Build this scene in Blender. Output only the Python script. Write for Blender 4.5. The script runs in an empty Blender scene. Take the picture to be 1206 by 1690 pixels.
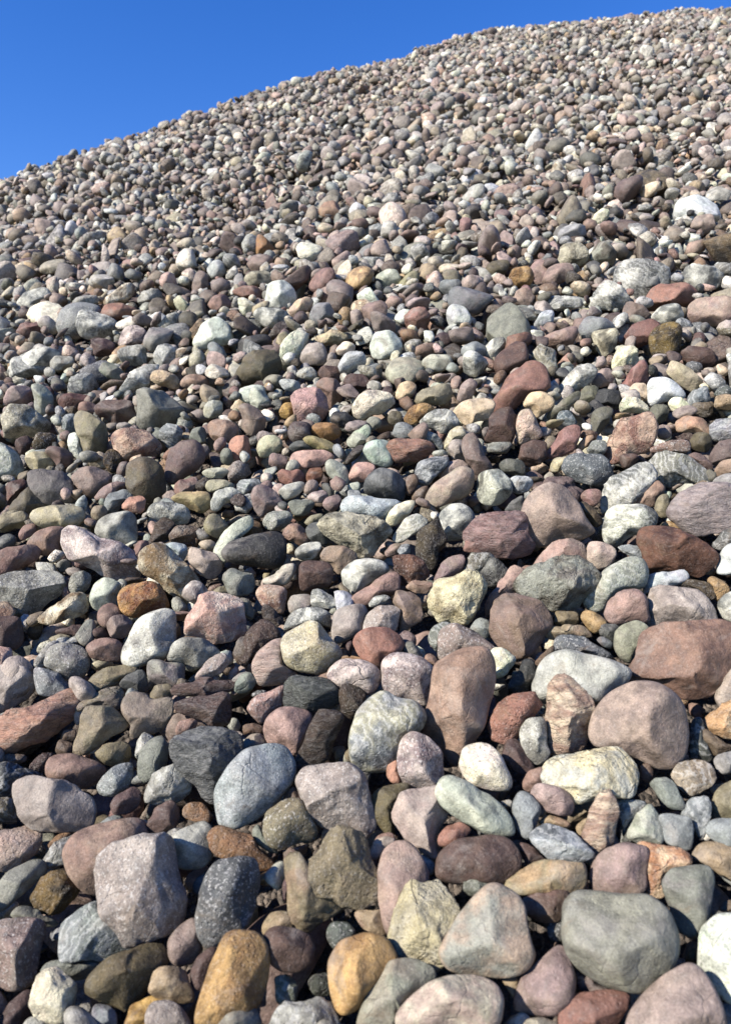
import bpy, math
import numpy as np
from mathutils import Matrix, Quaternion, Vector

rng = np.random.default_rng(11)
S = bpy.context.scene
COL = S.collection

# ------------------------------------------------------------------ camera, sky, sun, exposure
# The heap is modelled in its own frame (x across, y up the slope, z off the slope, metres)
# and then tipped back by the angle of repose.
SLOPE = math.radians(33)
PITCH = math.radians(36)          # the camera looks down by this much onto the slope
WORLD = Matrix.Rotation(SLOPE, 4, 'X')
EYE = np.array([0.0, 0.0, 1.0])

cam_data = bpy.data.cameras.new('camera')
cam = bpy.data.objects.new('camera', cam_data)
COL.objects.link(cam)
cam_data.sensor_fit = 'VERTICAL'
cam_data.sensor_height = 36.0
cam_data.lens = 27.05
cam_data.clip_start = 0.05
cam_data.clip_end = 2000
cam_data.dof.use_dof = True
cam_data.dof.focus_distance = 1.7
cam_data.dof.aperture_fstop = 5.6
cam.matrix_world = WORLD @ Matrix.Translation(Vector(EYE)) @ Matrix.Rotation(math.pi / 2 - PITCH, 4, 'X')
S.camera = cam

# direction to the sun: from the left, above and a little behind the photographer
sun_dir = (cam.matrix_world.to_3x3() @ Vector((-0.70, 0.52, 0.49))).normalized()
sun_el = math.asin(sun_dir.z)
sun_az = math.atan2(sun_dir.x, sun_dir.y)

world = bpy.data.worlds.new('World')
S.world = world
world.use_nodes = True
wn, wl = world.node_tree.nodes, world.node_tree.links
sky = wn.new('ShaderNodeTexSky')
sky.sky_type = 'NISHITA'
sky.sun_disc = False
sky.sun_elevation = sun_el
sky.sun_rotation = sun_az
sky.altitude = 300
sky.air_density = 1.0
sky.dust_density = 0.0
sky.ozone_density = 2.0
vivid = wn.new('ShaderNodeHueSaturation')
vivid.inputs['Saturation'].default_value = 1.38
vivid.inputs['Hue'].default_value = 0.519
wl.new(sky.outputs[0], vivid.inputs['Color'])
wl.new(vivid.outputs[0], wn['Background'].inputs[0])
wn['Background'].inputs[1].default_value = 0.11

sun_data = bpy.data.lights.new('sun', 'SUN')
sun_data.energy = 5.0
sun_data.angle = math.radians(0.53)
sun_data.color = (1.0, 0.94, 0.86)
sun = bpy.data.objects.new('sun', sun_data)
COL.objects.link(sun)
sun.rotation_euler = sun_dir.to_track_quat('Z', 'Y').to_euler()

S.view_settings.view_transform = 'Standard'
S.view_settings.look = 'None'
S.view_settings.gamma = 1
S.view_settings.exposure = 1.06
S.view_settings.use_curve_mapping = False
S.cycles.max_bounces = 3
S.cycles.diffuse_bounces = 1

# ------------------------------------------------------------------ heap surface
CREST = [(-3.67, 6.44), (-3.0, 6.7), (-2.65, 7.2), (-2.24, 7.72), (-1.77, 8.25), (-1.23, 8.65), (-0.67, 9.37), (-0.02, 9.81), (0.69, 10.52), (1.48, 11.2), (2.29, 11.59), (3.15, 11.96), (3.95, 12.01), (4.85, 12.19), (6.37, 12.97)]
CX_ = np.array([-14.0, -9.0] + [c[0] for c in CREST] + [14.0])
CY_ = np.array([1.0, 3.0] + [c[1] for c in CREST] + [15.0])

def surf(x, y):
    """height of the heap's mean surface off the slope plane"""
    xx = np.clip(x, -9.0, 5.8)
    z = 0.14 * xx - 0.012 * xx * xx
    # shallow slumps and swells further up the bank
    f = np.clip((y - 3.5) / 2.5, 0, 1)
    z = z + f * (1 - 0.6 * np.clip((y - 6) / 3, 0, 1)) * (0.020 * np.sin(2.3 * x + 1.1 * y + 1.5 * np.sin(0.9 * y)) + 0.022 * np.sin(5.1 * x - 2.2 * y + 2 * np.sin(1.7 * x)) + 0.014 * np.sin(9.7 * x + 3.1 * y))
    e = np.maximum(0.0, y - (np.interp(x, CX_, CY_) - 0.15))
    return z - np.where(e < 1.6, 0.40 * e * e, 1.024 + 1.28 * (e - 1.6))

# ------------------------------------------------------------------ materials
def node(nt, typ, **kw):
    n = nt.nodes.new(typ)
    for k, v in kw.items():
        setattr(n, k, v)
    return n

def math_node(nt, op, a, b=None, clamp=False):
    n = node(nt, 'ShaderNodeMath', operation=op, use_clamp=clamp)
    for i, v in enumerate((a, b)):
        if v is None: continue
        if isinstance(v, (int, float)): n.inputs[i].default_value = v
        else: nt.links.new(v, n.inputs[i])
    return n.outputs[0]

def remap(nt, v, a, b, c=0.0, d=1.0):
    n = node(nt, 'ShaderNodeMapRange', interpolation_type='SMOOTHSTEP')
    nt.links.new(v, n.inputs[0])
    for i, x in enumerate((a, b, c, d)): n.inputs[i + 1].default_value = x
    return n.outputs[0]

def mix_col(nt, fac, a, b, mode='MIX'):
    n = node(nt, 'ShaderNodeMix', data_type='RGBA', blend_type=mode)
    if isinstance(fac, (int, float)): n.inputs[0].default_value = fac
    else: nt.links.new(fac, n.inputs[0])
    for i, v in ((6, a), (7, b)):
        if isinstance(v, tuple): n.inputs[i].default_value = v
        else: nt.links.new(v, n.inputs[i])
    return n.outputs[2]

def noise(nt, vec, scale, detail=3.0, rough=0.55, dist=0.0):
    n = node(nt, 'ShaderNodeTexNoise')
    nt.links.new(vec, n.inputs['Vector'])
    n.inputs['Scale'].default_value = scale
    n.inputs['Detail'].default_value = detail
    n.inputs['Roughness'].default_value = rough
    n.inputs['Distortion'].default_value = dist
    return n.outputs['Fac']

def stone_material():
    m = bpy.data.materials.new('river_stone')
    m.use_nodes = True
    nt = m.node_tree
    bsdf = nt.nodes['Principled BSDF']
    at = {}
    for k in ('c1', 'c2', 'pr', 'lc'):
        a = node(nt, 'ShaderNodeAttribute', attribute_name=k)
        at[k] = a
    c1, c2 = at['c1'].outputs['Color'], at['c2'].outputs['Color']
    lc = at['lc'].outputs['Vector']
    sp = node(nt, 'ShaderNodeSeparateXYZ')
    nt.links.new(at['pr'].outputs['Vector'], sp.inputs[0])
    speck, rough, vein = sp.outputs
    # broad mottling between the stone's two minerals
    n1 = noise(nt, lc, 19, 5, 0.62, 0.6)
    col = mix_col(nt, remap(nt, n1, 0.40, 0.62), c1, c2)
    # clouding and grain
    n2 = noise(nt, lc, 55, 4, 0.6)
    col = mix_col(nt, 1.0, col, ramp_grey(nt, remap(nt, n2, 0.28, 0.72, 0.66, 1.28)), 'MULTIPLY')
    n3 = noise(nt, lc, 420, 2, 0.6)
    col = mix_col(nt, 1.0, col, ramp_grey(nt, remap(nt, n3, 0.25, 0.75, 0.80, 1.2)), 'MULTIPLY')
    # mineral specks, pale and dark
    n4 = noise(nt, lc, 210, 3, 0.7)
    pale = math_node(nt, 'MULTIPLY', remap(nt, n4, 0.53, 0.66), speck)
    col = mix_col(nt, math_node(nt, 'MULTIPLY', pale, 0.58), col, (0.50, 0.48, 0.44, 1))
    n5 = noise(nt, lc, 250, 3, 0.7)
    dark = math_node(nt, 'MULTIPLY', remap(nt, n5, 0.45, 0.36), speck)
    col = mix_col(nt, math_node(nt, 'MULTIPLY', dark, 0.7), col, (0.05, 0.048, 0.045, 1))
    # veins
    wv = node(nt, 'ShaderNodeTexWave', wave_type='BANDS', bands_direction='DIAGONAL')
    nt.links.new(lc, wv.inputs['Vector'])
    wv.inputs['Scale'].default_value = 27
    wv.inputs['Distortion'].default_value = 15
    wv.inputs['Detail'].default_value = 6
    wv.inputs['Detail Scale'].default_value = 1.1
    wv.inputs['Detail Roughness'].default_value = 0.62
    v1 = math_node(nt, 'MULTIPLY', remap(nt, wv.outputs['Fac'], 0.62, 0.95), vein)
    col = mix_col(nt, math_node(nt, 'MULTIPLY', v1, 0.55), col, (0.46, 0.45, 0.42, 1))
    v2 = math_node(nt, 'MULTIPLY', remap(nt, wv.outputs['Fac'], 0.22, 0.03), vein)
    col = mix_col(nt, math_node(nt, 'MULTIPLY', v2, 0.5), col, (0.07, 0.072, 0.075, 1))
    # cracks: broken, wandering dark lines
    wob = node(nt, 'ShaderNodeVectorMath', operation='MULTIPLY_ADD')
    nz = node(nt, 'ShaderNodeTexNoise')
    nt.links.new(lc, nz.inputs['Vector']); nz.inputs['Scale'].default_value = 28; nz.inputs['Detail'].default_value = 4
    nt.links.new(nz.outputs['Color'], wob.inputs[0]); wob.inputs[1].default_value = (0.045, 0.045, 0.045); nt.links.new(lc, wob.inputs[2])
    ve = node(nt, 'ShaderNodeTexVoronoi', feature='DISTANCE_TO_EDGE')
    nt.links.new(wob.outputs[0], ve.inputs['Vector']); ve.inputs['Scale'].default_value = 17
    crack = math_node(nt, 'MULTIPLY', remap(nt, ve.outputs['Distance'], 0.035, 0.0), remap(nt, noise(nt, lc, 12, 2), 0.50, 0.62))
    crack = math_node(nt, 'MULTIPLY', crack, math_node(nt, 'ADD', math_node(nt, 'MULTIPLY', rough, 0.75), 0.02))
    col = mix_col(nt, math_node(nt, 'MULTIPLY', crack, 0.6), col, (0.045, 0.038, 0.032, 1))
    # patches of pale dust and brown silt
    du = remap(nt, noise(nt, lc, 9, 6, 0.7, 1.0), 0.54, 0.70, 0.0, 0.32)
    col = mix_col(nt, du, col, (0.30, 0.27, 0.23, 1))
    si = remap(nt, noise(nt, wob.outputs[0], 14, 5, 0.7, 0.5), 0.58, 0.70, 0.0, 0.42)
    col = mix_col(nt, si, col, (0.13, 0.09, 0.055, 1))
    # pits
    vo = node(nt, 'ShaderNodeTexVoronoi')
    nt.links.new(lc, vo.inputs['Vector'])
    vo.inputs['Scale'].default_value = 130
    pit = math_node(nt, 'MULTIPLY', remap(nt, vo.outputs['Distance'], 0.30, 0.12), rough)
    pit = math_node(nt, 'MULTIPLY', pit, remap(nt, n1, 0.45, 0.6))
    # relief
    h = math_node(nt, 'MULTIPLY', noise(nt, lc, 45, 7, 0.66, 0.3), math_node(nt, 'ADD', math_node(nt, 'MULTIPLY', rough, 1.5), 0.30))
    h = math_node(nt, 'ADD', h, math_node(nt, 'MULTIPLY', n3, 0.10))
    h = math_node(nt, 'ADD', h, math_node(nt, 'MULTIPLY', noise(nt, lc, 160, 4, 0.6), math_node(nt, 'ADD', math_node(nt, 'MULTIPLY', rough, 0.5), 0.10)))
    h = math_node(nt, 'SUBTRACT', h, math_node(nt, 'MULTIPLY', pit, 0.5))
    h = math_node(nt, 'SUBTRACT', h, math_node(nt, 'MULTIPLY', crack, 0.6))
    bp = node(nt, 'ShaderNodeBump')
    bp.inputs['Strength'].default_value = 0.9
    bp.inputs['Distance'].default_value = 0.0065
    nt.links.new(h, bp.inputs['Height'])
    nt.links.new(bp.outputs[0], bsdf.inputs['Normal'])
    nt.links.new(col, bsdf.inputs['Base Color'])
    nt.links.new(remap(nt, n2, 0.3, 0.7, 0.55, 0.80), bsdf.inputs['Roughness'])
    bsdf.inputs['Specular IOR Level'].default_value = 0.35
    return m

def ramp_grey(nt, v):
    c = node(nt, 'ShaderNodeCombineColor')
    for i in range(3): nt.links.new(v, c.inputs[i])
    return c.outputs[0]

def grit_material(name, a, b, scale):
    m = bpy.data.materials.new(name)
    m.use_nodes = True
    nt = m.node_tree
    bsdf = nt.nodes['Principled BSDF']
    tc = node(nt, 'ShaderNodeTexCoord')
    v = tc.outputs['Object']
    n = noise(nt, v, scale, 6, 0.65)
    vo = node(nt, 'ShaderNodeTexVoronoi')
    nt.links.new(v, vo.inputs['Vector'])
    vo.inputs['Scale'].default_value = scale * 2.2
    col = mix_col(nt, remap(nt, n, 0.35, 0.65), a, b)
    sv = node(nt, 'ShaderNodeSeparateColor')
    nt.links.new(vo.outputs['Color'], sv.inputs[0])
    col = mix_col(nt, 1.0, col, ramp_grey(nt, remap(nt, sv.outputs[0], 0.0, 1.0, 0.6, 1.5)), 'MULTIPLY')
    nt.links.new(col, bsdf.inputs['Base Color'])
    bsdf.inputs['Roughness'].default_value = 0.9
    bp = node(nt, 'ShaderNodeBump')
    bp.inputs['Distance'].default_value = 0.02
    nt.links.new(math_node(nt, 'SUBTRACT', n, vo.outputs['Distance']), bp.inputs['Height'])
    nt.links.new(bp.outputs[0], bsdf.inputs['Normal'])
    return m

STONE = stone_material()

# ------------------------------------------------------------------ the setting
def sheet(name, xs, ys, zf, mat, world=True):
    X, Y = np.meshgrid(xs, ys)
    Z = zf(X, Y)
    v = np.stack([X.ravel(), Y.ravel(), Z.ravel()], 1)
    nx = len(xs)
    i, j = np.meshgrid(np.arange(nx - 1), np.arange(len(ys) - 1))
    q = (j * nx + i).ravel()
    f = np.stack([q, q + 1, q + nx + 1, q + nx], 1)
    me = bpy.data.meshes.new(name)
    me.from_pydata(v.tolist(), [], f.tolist())
    me.polygons.foreach_set('use_smooth', np.ones(len(f), bool))
    me.materials.append(mat)
    o = bpy.data.objects.new(name, me)
    COL.objects.link(o)
    o['kind'] = 'structure'
    if world: o.matrix_world = WORLD
    return o

sheet('terrain', np.linspace(-14, 14, 140), np.linspace(-5, 24, 140),
      lambda x, y: surf(x, y) - 0.17 + 0.015 * np.sin(x * 7.3 + 2 * np.sin(y * 3.1)) * np.sin(y * 6.1 + x),
      grit_material('dark_grit', (0.05, 0.04, 0.032, 1), (0.12, 0.095, 0.075, 1), 45))
sheet('ground', np.linspace(-600, 600, 25), np.linspace(-600, 600, 25),
      lambda x, y: 0 * x - 0.9, grit_material('gravel_soil', (0.12, 0.10, 0.08, 1), (0.24, 0.21, 0.17, 1), 6), world=False)

# ------------------------------------------------------------------ stone shapes
def icosphere(sub, octa=False):
    t = (1 + 5 ** 0.5) / 2
    v = [(-1, t, 0), (1, t, 0), (-1, -t, 0), (1, -t, 0), (0, -1, t), (0, 1, t), (0, -1, -t), (0, 1, -t),
         (t, 0, -1), (t, 0, 1), (-t, 0, -1), (-t, 0, 1)]
    v = [np.array(p) / np.linalg.norm(p) for p in v]
    f = [(0, 11, 5), (0, 5, 1), (0, 1, 7), (0, 7, 10), (0, 10, 11), (1, 5, 9), (5, 11, 4), (11, 10, 2), (10, 7, 6),
         (7, 1, 8), (3, 9, 4), (3, 4, 2), (3, 2, 6), (3, 6, 8), (3, 8, 9), (4, 9, 5), (2, 4, 11), (6, 2, 10), (8, 6, 7), (9, 8, 1)]
    if octa:
        v = [np.array(p, float) for p in ((1, 0, 0), (-1, 0, 0), (0, 1, 0), (0, -1, 0), (0, 0, 1), (0, 0, -1))]
        f = [(0, 2, 4), (2, 1, 4), (1, 3, 4), (3, 0, 4), (2, 0, 5), (1, 2, 5), (3, 1, 5), (0, 3, 5)]
    for _ in range(sub):
        mid, nf = {}, []
        def m(a, b):
            k = (min(a, b), max(a, b))
            if k not in mid:
                p = v[a] + v[b]
                v.append(p / np.linalg.norm(p)); mid[k] = len(v) - 1
            return mid[k]
        for a, b, c in f:
            ab, bc, ca = m(a, b), m(b, c), m(c, a)
            nf += [(a, ab, ca), (b, bc, ab), (c, ca, bc), (ab, bc, ca)]
        f = nf
    return np.array(v), np.array(f, np.int32)

ICO = {s: icosphere(s) for s in (1, 2, 3, 4)}
ICO[0] = icosphere(1, True)

def waves(P, r, n, freq, ridged=False):
    """smooth lumps: a sum of randomly aimed sine waves"""
    out = np.zeros(len(P))
    for k in range(n):
        d = r.normal(size=3); d *= freq * (0.7 + 0.9 * r.random()) / np.linalg.norm(d)
        s = np.sin(P @ d + r.random() * 6.28 + 0.8 * np.sin(P @ (d[::-1] * 0.6) + r.random() * 6))
        out += (1 - 2 * np.abs(s)) if ridged else s
    return out / n ** 0.5

def shape_unit(D, r, kind, face=None):
    """a stone of unit half-axes; kind r rounded, b blocky, j jagged; D unit directions"""
    n = {'r': 2.15, 'b': 2.7, 'j': 2.4}[kind] + 0.25 * r.random()
    s = (np.abs(D) ** n).sum(1) ** (-1 / n)
    Q = D * s[:, None]
    cuts = {'r': 9, 'b': 10, 'j': 13}[kind]
    for k in range(cuts):
        nv = r.normal(size=3)
        nv /= np.linalg.norm(nv)
        if face is not None:          # keep the outline: cut the front and back faces only
            s = 1 if r.random() < 0.75 else -1
            nv[2] = s * (0.45 + 0.5 * r.random())
            a = r.random() * 6.283; rr = (1 - nv[2] ** 2) ** 0.5
            nv[0], nv[1] = rr * math.cos(a), rr * math.sin(a)
        off = {'r': 0.68 + 0.25 * r.random(), 'b': 0.58 + 0.30 * r.random(), 'j': 0.56 + 0.32 * r.random()}[kind]
        sm = {'r': 0.034, 'b': 0.020, 'j': 0.012}[kind]
        e = Q @ nv - off
        over = sm * np.logaddexp(0, np.clip(e / sm, -40, 40))
        Q = Q - nv[None, :] * (over * 0.94)[:, None]
    amp = {'r': 0.032, 'b': 0.032, 'j': 0.055}[kind]
    Q = Q * (1 + amp * waves(Q, r, 5, 2.6) + amp * 0.55 * waves(Q, r, 6, 6.5, kind != 'r'))[:, None]
    if kind == 'j' and len(D) > 600:
        Q = Q * (1 + 0.016 * waves(Q, r, 7, 15, True))[:, None]
    return Q

def outline_radius(pts, th, smooth):
    p = pts.copy()
    for _ in range(smooth):
        a, b = p, np.roll(p, -1, 0)
        p = np.stack([a * 0.8 + b * 0.2, a * 0.2 + b * 0.8], 1).reshape(-1, 2)
    p = p * 1.055
    # densify the edges so that straight sides stay straight
    q = np.roll(p, -1, 0)
    t = np.linspace(0, 1, 6, endpoint=False)
    p = (p[:, None] * (1 - t)[None, :, None] + q[:, None] * t[None, :, None]).reshape(-1, 2)
    ang = np.arctan2(p[:, 1], p[:, 0]); rad = np.hypot(p[:, 0], p[:, 1])
    o = np.argsort(ang)
    return np.maximum(np.interp(th, ang[o], rad[o], period=2 * math.pi), 0.5 * rad.mean())

PARAM = {'smooth': (0.11, 0.22, 0.0), 'granite': (0.85, 0.40, 0.0), 'rough': (0.30, 1.0, 0.0), 'vein': (0.25, 0.45, 0.55),
         'veinstrong': (0.3, 0.4, 0.72), 'flaky': (0.15, 0.8, 0.15)}

def lin(c):
    c = np.asarray(c, float) / 255
    green = c[1] >= c[0]          # the greenish and bluish stones are barely tinted
    c = c.mean() + (c - c.mean()) * (0.72 if c[2] > c[1] else 0.62 if green else 0.80)
    c = np.where(c <= 0.04045, c / 12.92, ((c + 0.055) / 1.055) ** 2.4)
    c = 0.66 * np.array([1.035, 1.0, 0.90 if c[2] > c[1] > c[0] else 0.86]) * c * (c.mean() / 0.24) ** 0.45
    return c * min(1.0, 0.40 / c.mean())

def attrs(me, c1, c2, pr, lc):
    n = len(me.vertices)
    for name, a in (('c1', c1), ('c2', c2)):
        at = me.attributes.new(name, 'FLOAT_COLOR', 'POINT')
        b = np.ones((n, 4), np.float32); b[:, :3] = a
        at.data.foreach_set('color', b.ravel())
    for name, a in (('pr', pr), ('lc', lc)):
        at = me.attributes.new(name, 'FLOAT_VECTOR', 'POINT')
        b = np.empty((n, 3), np.float32); b[:] = a
        at.data.foreach_set('vector', b.ravel())

def mesh_from(name, V, Fc):
    me = bpy.data.meshes.new(name)
    me.vertices.add(len(V)); me.vertices.foreach_set('co', V.astype(np.float32).ravel())
    me.loops.add(len(Fc) * 3); me.loops.foreach_set('vertex_index', Fc.astype(np.int32).ravel())
    me.polygons.add(len(Fc)); me.polygons.foreach_set('loop_start', np.arange(len(Fc), dtype=np.int32) * 3)
    me.polygons.foreach_set('use_smooth', np.ones(len(Fc), bool))
    me.update(calc_edges=True)
    me.materials.append(STONE)
    return me

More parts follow.
